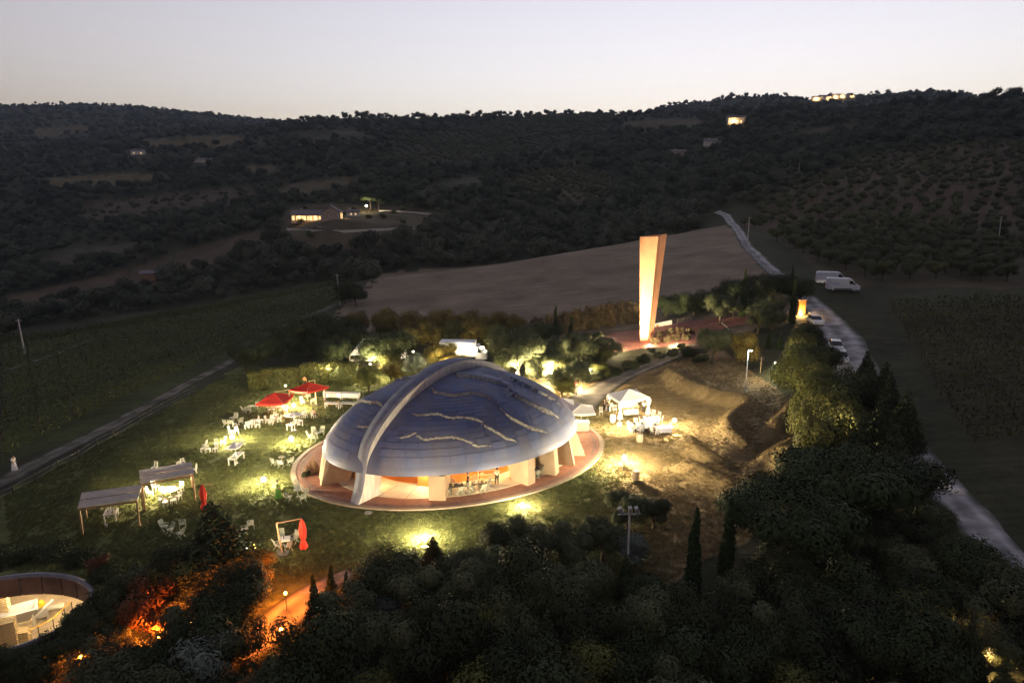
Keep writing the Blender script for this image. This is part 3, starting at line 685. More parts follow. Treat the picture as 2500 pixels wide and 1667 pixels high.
def tree_kind(key, lobes, n, size, m, seed, h0, r0, aspect=1.7, fill=.55, trunkmat='bark', nl=6):
    C, Nn = blobs(n, lobes, seed, fill); keep = C[:, 2] > .05; C, Nn = C[keep], Nn[keep]
    V, Q = leaves(C, Nn, size, seed, aspect); crown = np_mesh('crown', V, Q, LM[m]); mb = MB()
    tg = [l[:3] for l in lobes[:nl]]; limbs(mb, h0, tg, r0, seed); LIB.setdefault(key, []).append((mb.mesh('trunk', M[trunkmat], True), crown))
def lob(seed, n, R_, zc, rz, rr, flat=1.):
    r = random.Random(seed); o = [(0, 0, zc, R_ * .62, R_ * .62, rz * .75)]
    for i in range(n):
        a = 2 * math.pi * (i + r.random() * .6) / n; q = R_ * r.uniform(.42, .68); s = rr * r.uniform(.75, 1.25)
        o.append((q * math.cos(a), q * math.sin(a), zc + rz * r.uniform(-.45, .5) * flat, s, s, s * r.uniform(.7, 1)))
    return o
for i in range(3): tree_kind('olive', lob(10 + i, 7, 2.3, 2.9, 1.7, 1.1), 11000, .088, 'olive', 10 + i, 1.1, .17, 3.0, .5)
for i in range(3): tree_kind('broad', lob(20 + i, 10, 2.4, 2.6, 2.3, 1.25), 11000, .115, 'dark', 20 + i, 1.0, .17, 1.8, .5)
for i in range(2): tree_kind('laurel', lob(30 + i, 8, 2.0, 2.1, 1.9, 1.15), 8500, .115, 'laurel', 30 + i, .5, .14, 1.6, .6)
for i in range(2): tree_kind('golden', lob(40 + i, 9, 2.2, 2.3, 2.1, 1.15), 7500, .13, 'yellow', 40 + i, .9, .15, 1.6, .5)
for i in range(2): tree_kind('shrub', [(l[0], l[1], max(l[2], .5), *l[3:]) for l in lob(50 + i, 7, 1.25, .85, .7, .7)], 4200, .10, 'dark', 50 + i, .25, .06, 1.8, .45)
for i in range(2): tree_kind('olive_shrub', [(l[0], l[1], max(l[2], .6), *l[3:]) for l in lob(60 + i, 7, 1.3, .95, .8, .7)], 4200, .095, 'olive', 60 + i, .25, .06, 2.2, .45)
tree_kind('silver', lob(70, 7, 1.7, 2.3, 1.9, .9), 6000, .11, 'silver', 70, .7, .1, 2.2, .5)
tree_kind('rust', lob(71, 7, 1.8, 2.2, 1.7, .95), 5500, .12, 'rust', 71, .7, .1, 1.8, .45)
for i in range(2):
    r = random.Random(80 + i); L_ = [(r.uniform(-.08, .08), r.uniform(-.08, .08), .5 + k * .62, .62 * (1 - .05 * k) * (1 - max(0, k - 6) * .13), .62 * (1 - .05 * k) * (1 - max(0, k - 6) * .13), .75) for k in range(11)]
    tree_kind('cypress', L_, 8000, .11, 'cypress', 80 + i, .3, .14, 2.6, .55, nl=0)
def spired(key, m, seed, n=11000):   # loose dark conifer with feathered spires
    r = random.Random(seed); L_ = []
    for k in range(6):
        a = k * 1.1; x, y = .9 * math.cos(a) * (k > 0), .9 * math.sin(a) * (k > 0); H_ = (5.4 if k == 0 else r.uniform(3.2, 4.4))
        for q in range(8): z = .5 + H_ * q / 8; rr = (1.5 if k == 0 else .95) * (1 - q / 8.6); L_.append((x * (1 - q / 14), y * (1 - q / 14), z, rr, rr, .65))
    tree_kind(key, L_, n, .13, m, seed, .8, .2, 2.4, .35, nl=0)
spired('spired', 'dark', 90); spired('spired', 'dark', 91)
tree_kind('pine', [(0, 0, 5.6, 3.4, 3.4, 1.5)] + [(2.6 * math.cos(a), 2.6 * math.sin(a), 5.3 + .3 * math.sin(3 * a), 1.5, 1.5, 1.1) for a in np.linspace(0, 5.4, 8)], 15000, .15, 'pine', 95, 4.2, .24, 1.9, .55)
for i in range(2):
    r = random.Random(97 + i); tree_kind('reed', [(r.uniform(-1.2, 1.2), r.uniform(-.9, .9), 1.0 + r.uniform(0, .5), .45, .45, 1.3) for _ in range(9)], 2600, .17, 'reed', 97 + i, .3, .05, 4.0, .35, nl=0)
for i in range(4): tree_kind('far', lob(100 + i, 6, 3.4, 3.8, 2.8, 1.9), 900, .62, 'far', 100 + i, 1.2, .22, 1.3, .62, nl=3)
for i in range(2): tree_kind('farolive', lob(110 + i, 5, 1.9, 2.3, 1.5, 1.0), 420, .5, 'olive', 110 + i, .9, .15, 1.6, .55, nl=3)
def clipped(key, L_, w, h, seed, m='laurel'):
    r = np.random.default_rng(seed); n = int(1300 * (L_ * h * 2 + w * h * 2 + L_ * w) / 8); C = []; Nn = []
    while len(C) < n:
        p = r.uniform(-1, 1, 3); ax = r.choice(3, p=[.25, .45, .3]); q = p.copy(); q[ax] = np.sign(p[ax]) if ax < 2 else 1
        e = np.abs(q); s = (e ** 6).sum() ** (1 / 6); q = q / s; c = q * np.array([L_ / 2, w / 2, h / 2]) * (1 + .035 * r.normal()); c[2] += h / 2
        if c[2] > 0: C.append(c); Nn.append(np.sign(q) * np.abs(q) ** 5)
    C = np.array(C); Nn = np.array(Nn); Nn /= np.linalg.norm(Nn, axis=1)[:, None] + 1e-9
    V, Q = leaves(C, Nn, .11, seed, 1.6); mb = MB()
    mb.lathe([(.02, .1), (.3, .12), (.35, .6), (.02, h * .85)], 8); mb.v = [(x * L_ * 1.15, y * w * 1.15, z) for x, y, z in mb.v]
    LIB.setdefault(key, []).append((mb.mesh('stems', LM['dark']), np_mesh('crown', V, Q, LM[m])))
clipped('hedge_a', 5.2, 2.2, 3.0, 1); clipped('hedge_b', 4.0, 2.2, 3.1, 2); clipped('hedge_c', 2.2, 2.0, 2.6, 3)
TREES = []
def plant(key, pos, s=1., sz=None, label='', cat='tree', group=None, name=None, rz=None, variant=None, sink=.08):
    v = LIB[key]; tm, cm = v[variant if variant is not None else random.randrange(len(v))]
    name = name or {'broad': 'broadleaf_tree', 'golden': 'golden_tree', 'olive': 'olive_tree', 'laurel': 'laurel_tree', 'silver': 'silver_tree', 'rust': 'rusty_shrub', 'cypress': 'cypress_tree',
                    'spired': 'conifer_tree', 'pine': 'umbrella_pine', 'reed': 'reed_clump', 'far': 'woodland_tree', 'farolive': 'olive_tree', 'shrub': 'shrub', 'olive_shrub': 'shrub'}.get(key, 'clipped_hedge')
    o = empty(name, (pos[0], pos[1], pos[2] - sink), random.uniform(0, 6.28) if rz is None else rz, label, cat, group); o.scale = (s, s, sz or s)
    link('trunk' if key not in ('hedge_a', 'hedge_b', 'hedge_c') else 'stems', tm, o); link('crown', cm, o); TREES.append(o); return o
def pl(px, py, key, s=1., sz=None, label='', group=None, cat=None, **k):
    return plant(key, P(px, py), s, sz, label, cat or ('shrub' if key in ('shrub', 'olive_shrub', 'rust', 'reed') else 'hedge' if 'hedge' in key else 'tree'), group, **k)

# clipped hedges behind the parasols
for px, py, k, rz, lb in [(628,948,'hedge_c',.3,'low rounded clipped hedge at the far end of the hedge row'), (683,945,'hedge_a',.25,'broad clipped hedge block with a gap beside it, behind the red parasols'), (770,935,'hedge_b',.1,'clipped hedge block with a dark hole behind the far red parasol'), (830,932,'hedge_a',-.05,'long clipped hedge block by the buffet tables')]:
    pl(px, py, k, 1.0, None, lb, rz=rz)
pl(900, 955, 'laurel', 1.0, .9, 'rounded pale laurel touching the dome edge by the buffet')
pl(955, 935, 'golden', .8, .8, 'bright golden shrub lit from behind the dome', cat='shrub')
# trees and shrubs behind the shell
G1 = 'dark trees behind the clipped hedges'; L1 = 'dark leafy tree behind the clipped hedges'
for px, py, k, s in [(640,895,'broad',.85),(690,880,'broad',.95),(745,868,'broad',1.0),(800,860,'broad',1.05),(855,885,'broad',.9),(820,900,'broad',.8),(930,905,'broad',1.0),(970,900,'broad',.95),(600,905,'broad',.7),(720,840,'broad',.8),(790,825,'broad',.85),(860,838,'broad',.8)]:
    pl(px, py, k, s * 1.5, s * 1.6, L1, G1, sink=.9)
G2 = 'golden lit trees in the row beyond the tent'; L2 = 'golden lit tree in the row beyond the tent'
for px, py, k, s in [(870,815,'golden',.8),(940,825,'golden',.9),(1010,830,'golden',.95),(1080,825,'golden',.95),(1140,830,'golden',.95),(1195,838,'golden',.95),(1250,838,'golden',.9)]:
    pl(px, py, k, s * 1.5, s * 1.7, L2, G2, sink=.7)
GI = 'lit bushes between the dome and the field edge'
for px, py, k, q in [(880,880,'laurel',.9),(930,870,'golden',.8),(1000,860,'golden',.9),(1050,850,'golden',1.0),(1110,848,'laurel',1.0),(1165,850,'golden',1.0),(1215,858,'laurel',.95),(1290,870,'olive',1.1),(1330,890,'laurel',.9),(1300,905,'golden',.9),(1240,915,'laurel',.9),(1360,905,'olive',1.0),(1420,905,'olive',1.05),(1470,900,'laurel',.7),(1330,860,'olive',1.0),(1385,935,'laurel',.8),(1440,885,'laurel',.8),(960,915,'laurel',.75),(840,870,'golden',.8)]:
    pl(px, py, k, q * 1.2, q * 1.25, {'laurel': 'rounded laurel', 'golden': 'golden leafed bush', 'olive': 'grey olive'}[k] + ' in the lit garden between the dome and the field', GI + ': ' + k)
pl(1020, 915, 'silver', .95, 1.0, 'pale silvery tree lit cold white by the tent')
pl(1075, 905, 'golden', 1.15, 1.15, 'amber leafed tree between the tent and the box truck')
pl(1120, 915, 'golden', .9, .85, 'low amber tree against the top of the dome')
pl(1265, 932, 'olive', 1.75, 1.85, 'tall broad olive tree lit from below behind the arch')
pl(1225, 880, 'olive', 1.1, 1.1, 'olive tree with a sunlit looking top beside the truck')
pl(1320, 935, 'olive', 1.1, 1., 'grey olive tree between the cypresses and the bar')
pl(1400, 960, 'olive', 1.3, 1.05, 'wide olive tree above the seat by the gravel path')
pl(1372, 968, 'laurel', .8, .75, 'dense round laurel bush beside the bar parasols', cat='shrub')
pl(1445, 935, 'olive_shrub', 1.3, 1.3, 'olive shrub at the edge of the gravel path')
pl(1460, 925, 'laurel', .75, .7, 'dark green laurel at the bend of the path', cat='shrub')
for px, py, s, lb in [(1356,868,1.12,'slender cypress standing left of its twin behind the dome'), (1392,882,1.0,'slender cypress standing beside its taller twin behind the dome'), (1812,772,1.15,'bright green cypress beside the round olive on the red mound'), (1933,790,1.0,'cypress in front of the lit gatepost'), (1930,728,.85,'dark cypress tip beside the gravel road'), (1688,1466,.95,'tall dark cypress by the lawn edge, left one of the pair'), (1768,1462,1.02,'taller dark cypress of the pair by the lawn edge')]:
    pl(px, py, 'cypress', s, s * 1.02, lb)
pl(1318, 1490, 'cypress', .8, .62, 'dark cypress rising from the shrubs in front of the dome')
for i, (px, py, s) in enumerate([(1310,820,.9),(1345,815,.95),(1380,812,1.),(1415,806,1.),(1450,800,1.05),(1485,795,1.1),(1520,790,1.1),(1548,788,1.0)]):
    pl(px, py, 'reed', s * 1.2, s * 1.45, 'pale feathery reed clump along the field edge by the floodlight', 'reeds beside the tall sculpture')
for px, py, s in [(1625,775,.8),(1660,770,.85),(1695,768,.85),(1730,762,.85),(1765,756,.9),(1790,745,.95),(1840,735,1.),(1875,735,1.),(1905,730,1.),(1950,735,.9),(1860,760,.9)]:
    pl(px, py, 'broad', s * 1.3, s * 1.35, 'dark tree in the belt beyond the red mound', 'dark belt of trees beyond the red mound', sink=.9)
pl(1757, 795, 'olive', 1.15, 1.35, 'round bright olive tree with forked pale trunk on the red mound')
pl(1790, 775, 'olive', .7, .7, 'small olive beside the bright cypress')
pl(1740, 888, 'olive', 1.15, 1.35, 'dense round olive at the head of the lawn')
pl(1815, 890, 'golden', 1.0, 1.3, 'thin leafed tree behind the lamp post', cat='tree')
for px, py, s in [(1850,815,.8),(1885,805,.85),(1860,780,.7)]:
    pl(px, py, 'olive', s * 1.3, s * 1.4, 'grey olive in the clump before the gatepost', 'olives before the gatepost')
for px, py, s in [(1875,850,.55),(1903,852,.55),(1935,850,.55),(1918,905,.5)]:
    pl(px, py, 'cypress', s * 1.3, s * .7, 'small columnar shrub in the clump above the lawn', 'columnar shrubs above the lawn', cat='shrub')
for px, py, s in [(1680,868,1.0),(1640,872,.8),(1610,878,.8),(1570,885,.9),(1540,900,.95),(1500,915,.9),(1710,885,.9),(1590,862,.6),(1660,850,.6)]:
    pl(px, py, 'shrub' if s > .85 else 'olive_shrub', s, s * .9, 'low shrub on the bank between the path and the sculpture', 'shrubs on the bank below the sculpture')
for px, py, s in [(1445,860,.95),(1405,862,.9),(1480,880,1.)]:
    pl(px, py, 'olive', s, s * .9, 'olive tree on the slope below the floodlight', 'olives below the floodlight')
# trees on the right-hand edge of the lawn, along the road
GR = 'lit olive and laurel trees along the road'
for i, (px, py, k, s) in enumerate([(1940,965,'laurel',1.2),(1965,930,'laurel',1.1),(1950,890,'laurel',.95),(1975,868,'broad',.85),(1975,1000,'laurel',1.15),(2000,1045,'laurel',1.2),(2005,950,'broad',.95),(2030,1090,'laurel',1.3),(1985,1120,'laurel',1.1),(2050,1035,'broad',1.15),(2005,1165,'laurel',1.3),(1955,1040,'laurel',.8)]):
    pl(px, py, k, s * 1.15, s * 1.3, 'leafy tree on the bank between the lit lawn and the road', GR)
for px, py, k, s in [(2108,965,'spired',1.0),(2150,1015,'spired',1.1),(2200,1100,'spired',1.1),(2110,1010,'spired',1.0),(2160,1060,'spired',1.15),(2140,1140,'spired',1.25),(2090,1190,'spired',1.2),(2170,1200,'spired',1.1),(2190,1270,'broad',1.2)]:
    pl(px, py, k, s * 1.2, s * 1.0, 'dark shaggy conifer beside the road bend', 'shaggy conifers by the road bend')
for px, py, s, lb in [(1910,1420,1.25,'broad dark umbrella pine with rounded crown at the lawn edge'), (2040,1330,1.3,'second dark umbrella pine nearer the road bend')]:
    pl(px, py, 'pine', s, s * .85, lb)
# olives on the near edge of the lawn
for px, py, k, s, lb in [(1300,1395,'olive',.95,'silvery olive tree at the near edge of the lit lawn'), (1225,1375,'broad',.7,'small dark tree beside the silvery olive'), (1395,1385,'olive',.8,'thin olive with open crown below the mounds'), (1530,1300,'olive',.85,'round olive tree on the lit slope with the mounds'), (1595,1290,'olive',.65,'thin young tree beside the round olive on the slope'), (1540,1385,'silver',.75,'silver leafed tree beside the triple floodlight mast'), (1470,1370,'olive',.8,'dark olive left of the floodlight mast')]:
    pl(px, py, k, s, s, lb)
# big conifer in front of the lawn lamps
pl(535, 1440, 'spired', 2.1, 1.15, 'large shaggy dark conifer in front of the lawn, lit at its foot')
pl(455, 1455, 'broad', .9, .9, 'dark tree left of the large shaggy conifer')
pl(625, 1440, 'golden', .75, .8, 'leafy shrub lit by the lamp at its heart', cat='shrub')
pl(590, 1400, 'golden', .55, .6, 'small shrub lit yellow beside the hidden lamp', cat='shrub')
for px, py, s in [(60,1368,.9),(130,1366,1.0),(195,1378,.9),(262,1412,.9),(310,1440,.9),(10,1366,1.0)]:
    pl(px, py, 'shrub', s, s * .8, 'low dark shrub on the bank above the round yard', 'shrubs above the round yard')
for px, py, k, s in [(20,1655,'broad',.55),(75,1640,'shrub',1.0),(125,1618,'shrub',1.1),(165,1590,'shrub',1.0),(200,1560,'broad',.5),(215,1520,'shrub',.9),(240,1575,'broad',.6),(195,1625,'broad',.6),(110,1665,'broad',.6),(250,1510,'shrub',1.1),(300,1500,'broad',.6),(290,1560,'broad',.65),(270,1635,'olive',.7)]:
    pl(px, py, k, s, s * .9, ('dark low tree' if k == 'broad' else 'grey olive' if k == 'olive' else 'dark low shrub') + ' growing against the outer wall of the round yard', 'plants against the round yard: ' + k)
pl(245, 1400, 'rust', .5, .4, 'small rust coloured shrub above the round yard')
for px, py, s in [(768,1482,.34),(812,1490,.46),(850,1474,.34)]:
    pl(px, py, 'cypress', s * 1.5, s, 'small dark cypress beside the orange lit path', 'small cypresses by the orange path')
pl(1060, 1398, 'spired', .75, .52, 'pointed dark conifer in front of the bright lawn lamp')
pl(1010, 1395, 'spired', .6, .36, 'small pointed conifer left of the bright lawn lamp')
# foreground thicket: sampled over the slope in front, spaced apart
FG = [(150,1500),(330,1460),(480,1480),(620,1500),(760,1520),(900,1450),(1000,1420),(1180,1440),(1350,1450),(1500,1440),(1640,1480),(1800,1480),(1980,1400),(2150,1330),(2260,1330),(2420,1480),(2540,1640),(2600,2000),(0,2000),(0,1640),(110,1600)]
PATHX = [(640,1430),(835,1415),(835,1530),(760,1580),(640,1640)]
def thicket():
    pts = []; r = random.Random(5); tries = 0; gp = []
    road = np.array([P2(p) for p in road_pts])
    while tries < 6000 and len(pts) < 210:
        tries += 1; Y = r.uniform(19, 62); X = r.uniform(-1.05, 1.05) * Y * .85
        z = z1(X, Y); px, py = proj(X, Y, z)
        if not inpoly([px], [py], FG)[0] or inpoly([px], [py], PATHX)[0] or (px < 330 and py < 1600): continue
        if math.hypot((X - PIT_C[0]) / (PIT_A + 1.5), (Y - PIT_C[1]) / (PIT_B + 1.5)) < 1: continue
        if _seg_d(np.array([X]), np.array([Y]), [tuple(q) for q in road])[0] < 3.6: continue
        if any((X - a) ** 2 + (Y - b) ** 2 < 1.95 ** 2 for a, b in gp): continue
        gp.append((X, Y)); pts.append((X, Y, z, px, py))
    for X, Y, z, px, py in pts:
        q = r.random(); left = px < 800
        k = 'olive' if q < .33 else 'broad' if q < .62 else 'laurel' if q < .74 else 'spired' if q < .84 else 'rust' if q < (.87) else 'silver' if q < .90 else 'olive_shrub'
        s = r.uniform(.85, 1.2) * (.8 if k in ('spired',) else 1.0)
        if py < 1520: s *= .8
        if px < 360 and py < 1800: k = 'shrub' if q < .5 else 'olive_shrub'; s = r.uniform(.7, 1.0)
        lb = {'olive': 'grey green olive in the dark thicket below the lawn', 'broad': 'dark broadleaf tree in the thicket below the lawn', 'laurel': 'glossy laurel in the dark thicket below the lawn', 'spired': 'shaggy conifer in the dark thicket below the lawn', 'rust': 'rust leafed shrub in the dark thicket below the lawn', 'silver': 'silver leafed tree in the dark thicket below the lawn', 'olive_shrub': 'low grey shrub in the dark thicket below the lawn', 'shrub': 'low dark shrub in the thicket below the round yard'}[k]
        plant(k, (X, Y, z), s, s * r.uniform(.85, 1.1), lb, 'shrub' if k in ('rust', 'olive_shrub', 'shrub') else 'tree', 'thicket: ' + lb.split(' in ')[0])
thicket()
# saplings with bare twigs
def sapling(px, py, h, lb):
    p = P(px, py); o = empty('sapling', p, random.random() * 6, lb, 'tree'); mb = MB(); mb.tube([(0, 0, -.1), (.02, 0, h * .5), (0, .03, h)], [.04, .03, .015], 6); mb.build('trunk', M['palewood'], o)
    r = random.Random(int(px)); mb = MB()
    for i in range(16):
        z = h * r.uniform(.35, .9); a = r.uniform(0, 6.28); l = h * r.uniform(.25, .45); mb.tube([(0, 0, z), (l * .4 * math.cos(a), l * .4 * math.sin(a), z + l * .45), (l * .55 * math.cos(a), l * .55 * math.sin(a), z + l)], [.014, .009, .004], 4)
    mb.build('twigs', M['bark'], o)
sapling(1856, 910, 2.3, 'bare sapling on the dark side of the lawn'); sapling(1834, 880, 4.6, 'tall bare branched young tree behind the lamp post'); sapling(1803, 862, 2.6, 'small bare tree left of the lamp post')
# trees at the left pole, on the field edge
pl(868, 745, 'broad', 1.35, 1.35, 'dark round tree with visible trunk at the corner of the ploughed field'); pl(842, 742, 'broad', 1.15, 1.2, 'dark tree beside the power pole')

# ------------------------------------------------------------------ woods and orchards
def wood_points(n, d0, d1, seed):
    r = np.random.default_rng(seed); D = np.exp(r.uniform(math.log(d0), math.log(d1), n)) if d1 / d0 > 4 else np.sqrt(r.uniform(d0 ** 2, d1 ** 2, n)); a = r.uniform(R(-42), R(42), n)
    X = D * np.sin(a); Y = D * np.cos(a); Z = zf(X, Y); px, py = proj(X, Y, Z); ok = Y > 115
    for pl_ in OPENS: ok &= ~inpoly(px, py, pl_)
    for pl_ in (FIELD, LVINE): ok &= ~(inpoly(px, py, [(x, y - 4) for x, y in pl_]) & (Y < 262))
    ok &= ~((px > 800) & (px < 1960) & (Y < 205)) & ~((px < 860) & (Y < 150)) & ~((px > 1780) & (Y < 260)) & ~((px > 1700) & (px < 1850) & (Y < 285) & (py > 500))
    ok &= ~((px > 560) & (px < 860) & (Y < 186)) & ~((px > 300) & (px < 600) & (Y < 165))
    for hx, hy, rx, ry in ((338,378,22,16),(497,398,26,14),(1797,303,30,22),(1738,357,24,18),(1655,380,16,12),(1992,246,14,9),(2030,243,60,9),(375,680,20,14),(752,538,80,30),(820,538,60,30)): ok &= ~((np.abs(px - hx) < rx) & (py > hy - 4) & (py < hy + ry))
    return X[ok], Y[ok], Z[ok], px[ok], py[ok]
def thin(X, Y, gap):
    order = range(len(X)); cell = {}; keep = []
    for i in order:
        g = gap[i]; c = (int(X[i] // 12), int(Y[i] // 12)); bad = False
        for dx in (-1, 0, 1):
            for dy in (-1, 0, 1):
                for j in cell.get((c[0] + dx, c[1] + dy), ()):
                    if (X[i] - X[j]) ** 2 + (Y[i] - Y[j]) ** 2 < g * g: bad = True; break
                if bad: break
            if bad: break
        if not bad: keep.append(i); cell.setdefault(c, []).append(i)
    return np.array(keep, int)
def scatter(name, pts, scl, protos, label, cat, seed, kind='stuff'):
    """one object: geometry nodes set a crown on every point"""
    me = bpy.data.meshes.new(name); me.vertices.add(len(pts)); me.vertices.foreach_set('co', np.asarray(pts, np.float32).ravel())
    at = me.attributes.new('size', 'FLOAT', 'POINT'); at.data.foreach_set('value', np.asarray(scl, np.float32)); me.update()
    o = link(name, me); tag(o, label, cat, kind=kind)
    ng = bpy.data.node_groups.new(name, 'GeometryNodeTree'); ng.interface.new_socket('Geometry', in_out='INPUT', socket_type='NodeSocketGeometry'); ng.interface.new_socket('Geometry', in_out='OUTPUT', socket_type='NodeSocketGeometry')
    N = ng.nodes; L = ng.links; gi = N.new('NodeGroupInput'); go = N.new('NodeGroupOutput')
    jn = N.new('GeometryNodeJoinGeometry')
    ri = N.new('FunctionNodeRandomValue'); ri.data_type = 'INT'; ri.inputs['Min'].default_value = 0; ri.inputs['Max'].default_value = len(protos) - 1; ri.inputs['Seed'].default_value = seed
    rot = N.new('FunctionNodeRandomValue'); rot.data_type = 'FLOAT_VECTOR'; rot.inputs[1].default_value = (0, 0, 6.283); rot.inputs['Seed'].default_value = seed + 1
    sa = N.new('GeometryNodeInputNamedAttribute'); sa.data_type = 'FLOAT'; sa.inputs['Name'].default_value = 'size'
    for k, me_ in enumerate(protos):
        eq = N.new('FunctionNodeCompare'); eq.data_type = 'INT'; eq.operation = 'EQUAL'; eq.inputs[3].default_value = k; L.new(ri.outputs[2], eq.inputs[2])
        ob = link('source', me_); ob.hide_render = True; ob.hide_viewport = True; COL.objects.unlink(ob)
        oi = N.new('GeometryNodeObjectInfo'); oi.inputs['Object'].default_value = ob; oi.inputs['As Instance'].default_value = True
        ip = N.new('GeometryNodeInstanceOnPoints'); L.new(gi.outputs[0], ip.inputs['Points']); L.new(eq.outputs[0], ip.inputs['Selection']); L.new(oi.outputs['Geometry'], ip.inputs['Instance'])
        L.new(rot.outputs[0], ip.inputs['Rotation']); L.new(sa.outputs[0], ip.inputs['Scale']); L.new(ip.outputs[0], jn.inputs[0])
    L.new(jn.outputs[0], go.inputs[0]); md = o.modifiers.new('scatter', 'NODES'); md.node_group = ng
    return o
def woods():
    X, Y, Z, px, py = wood_points(60000, 150, 3200, 3)
    D = np.hypot(X, Y); gap = np.clip(3.6 + D / 260, 3.6, 11.); k = thin(X, Y, gap); X, Y, Z, px, py, D = X[k], Y[k], Z[k], px[k], py[k], D[k]
    s = rng.uniform(.45, 1.0, len(X)) + .65 * rng.random(len(X)) ** 3 * np.clip(.8 + D / 1600, .8, 1.7)
    vis = (px > -40) & (px < 2540)
    near = np.argsort(np.where(vis, D / s, 1e9))[:230]; mask = np.zeros(len(X), bool); mask[near] = True
    for i in near: plant('far', (X[i], Y[i], Z[i]), float(s[i]), None, 'dark woodland tree in the valley beyond the fields', 'tree', 'woodland trees in the valley beyond the fields', sink=.3)
    X, Y, Z, s = X[~mask], Y[~mask], Z[~mask], s[~mask]
    scatter('forest', np.stack([X, Y, Z - .4], 1), s, [c for t, c in LIB['far']], 'dark woods covering the far hills and ridges', 'forest', 4)
    print('forest', len(X))
woods()
def orchard(poly, dmin, dmax, sp, ang, key, label, group, s0, ind=True, jit=.5, seed=1):
    r = random.Random(seed); out = []; ca, sa = math.cos(ang), math.sin(ang)
    c = [P(*p) for p in poly]; x0, x1 = min(p.x for p in c) - 5, max(p.x for p in c) + 5; y0, y1 = min(p.y for p in c) - 5, max(p.y for p in c) + 5
    cx, cy = (x0 + x1) / 2, (y0 + y1) / 2; n = int(max(x1 - x0, y1 - y0) / sp[0]) + 2; m = int(max(x1 - x0, y1 - y0) / sp[1]) + 2
    I, J = np.meshgrid(np.arange(-n, n), np.arange(-m, m), indexing='ij'); u = I.ravel() * sp[0] + rng.normal(size=I.size) * jit; v = J.ravel() * sp[1] + rng.normal(size=I.size) * jit
    X = cx + u * ca - v * sa; Y = cy + u * sa + v * ca; ok = (Y > dmin) & (Y < dmax); X, Y = X[ok], Y[ok]; Z = zf(X, Y); px, py = proj(X, Y, Z); ok = inpoly(px, py, poly)
    return X[ok], Y[ok], Z[ok]
ol = orchard([(1895,565),(2510,560),(2510,692),(2330,690),(2120,685),(1990,650),(1930,610)], 120, 240, (6.2, 6.0), .2, 'farolive', '', '', 1)
ok_ = [i for i in range(len(ol[0])) if np.hypot(ol[0][i] - P(2060,700).x, ol[1][i] - P(2060,700).y) > 8]
for i in ok_[:120]: plant('olive', (ol[0][i], ol[1][i], ol[2][i]), random.uniform(.8, 1.1), None, 'grey olive tree in the flat grove behind the white vans', 'tree', 'olive grove behind the vans')
pl(1895, 590, 'olive', .95, .95, 'single round olive standing apart between the road and the grove')
oh = orchard(ORCH_R, 180, 470, (7.5, 6.0), .9, 'farolive', '', '', 1, jit=1.3); kk = np.argsort(oh[1])
for n_, i in enumerate(kk[:165]): plant('farolive', (oh[0][i], oh[1][i], oh[2][i]), random.uniform(.75, 1.1), None, 'olive tree in the hillside orchard above the grove', 'tree', 'hillside orchard olives')
rest = kk[165:]
oc = orchard(ORCH_C, 500, 1300, (9, 8), .5, 'farolive', '', '', 1); om = orchard(ORCH_M, 300, 620, (7, 6), .4, 'farolive', '', '', 1); os_ = orchard(STRIP2, 380, 640, (13, 12), .1, '', '', '', 1, jit=3); oo = orchard(KNOLL, 260, 420, (24, 18), .1, '', '', '', 1, jit=5)
A_ = [np.concatenate([oh[k][rest], oc[k], om[k], os_[k], oo[k]]) for k in range(3)]
scatter('distant_orchard', np.stack(A_, 1), rng.uniform(.7, 1.15, len(A_[0])) * np.clip(.7 + np.array(A_[1]) / 1400, .8, 1.5), [c for t, c in LIB['farolive']], 'distant olive orchards in rows on the far slopes', 'orchard', 8)
# vines: every row is a thing
def vine_rows(poly, n, sp, L0, ang, origin, label, group, dmax, name='vine_row'):
    ca, sa = math.cos(ang), math.sin(ang); cnt = 0
    for i in range(n):
        s = np.linspace(0, L0, int(L0 / .42)); s = s + rng.normal(size=len(s)) * .12
        X = origin[0] + s * ca - i * sp * sa; Y = origin[1] + s * sa + i * sp * ca; Z = zf(X, Y); px, py = proj(X, Y, Z); ok = inpoly(px, py, poly) & (Y < dmax) & (px > -80) & (px < 2580)
        if ok.sum() < 12: continue
        X, Y, Z = X[ok], Y[ok], Z[ok]; rep = 9; C = np.stack([np.repeat(X, rep), np.repeat(Y, rep), np.repeat(Z, rep)], 1) + rng.normal(size=(len(X) * rep, 3)) * np.array([.2, .2, .3]) + np.array([0, 0, .95])
        Nn = rng.normal(size=C.shape); V, Q = leaves(C, Nn / np.linalg.norm(Nn, axis=1)[:, None], .24, i, 1.3)
        b = np.array([X[0], Y[0], Z[0]]); o = empty(name, tuple(b), 0, label, 'vines', group); link('foliage', np_mesh('foliage', V - b, Q, LM['vine']), o)
        mb = MB()
        for q in range(0, len(X), 14): mb.bar((X[q] - b[0], Y[q] - b[1], Z[q] - b[2] - .1), (X[q] - b[0], Y[q] - b[1], Z[q] - b[2] + 1.6), .07)
        tag(mb.build('trellis_posts', M['post'], o), kind='stuff'); cnt += 1
    print(name, cnt)
t0, t1 = P(0, 1140), P(600, 850); va = math.atan2(t1.y - t0.y, t1.x - t0.x)
vine_rows(LVINE, 30, 2.6, 190, va, (t0.x - 30 * math.cos(va) - 1.5 * math.sin(va), t0.y - 30 * math.sin(va) + 1.5 * math.cos(va)), 'dim row of vines in the field beyond the farm track', 'vine rows beyond the farm track', 215)
r0, r1 = P(2180, 750), P(2500, 735)
vine_rows(RVINE, 46, 2.4, 95, R(-6), (P(2170,745).x - 28, P(2170,745).y - 96), 'dense row of dark vines right of the gravel road', 'vine rows right of the gravel road', 150)

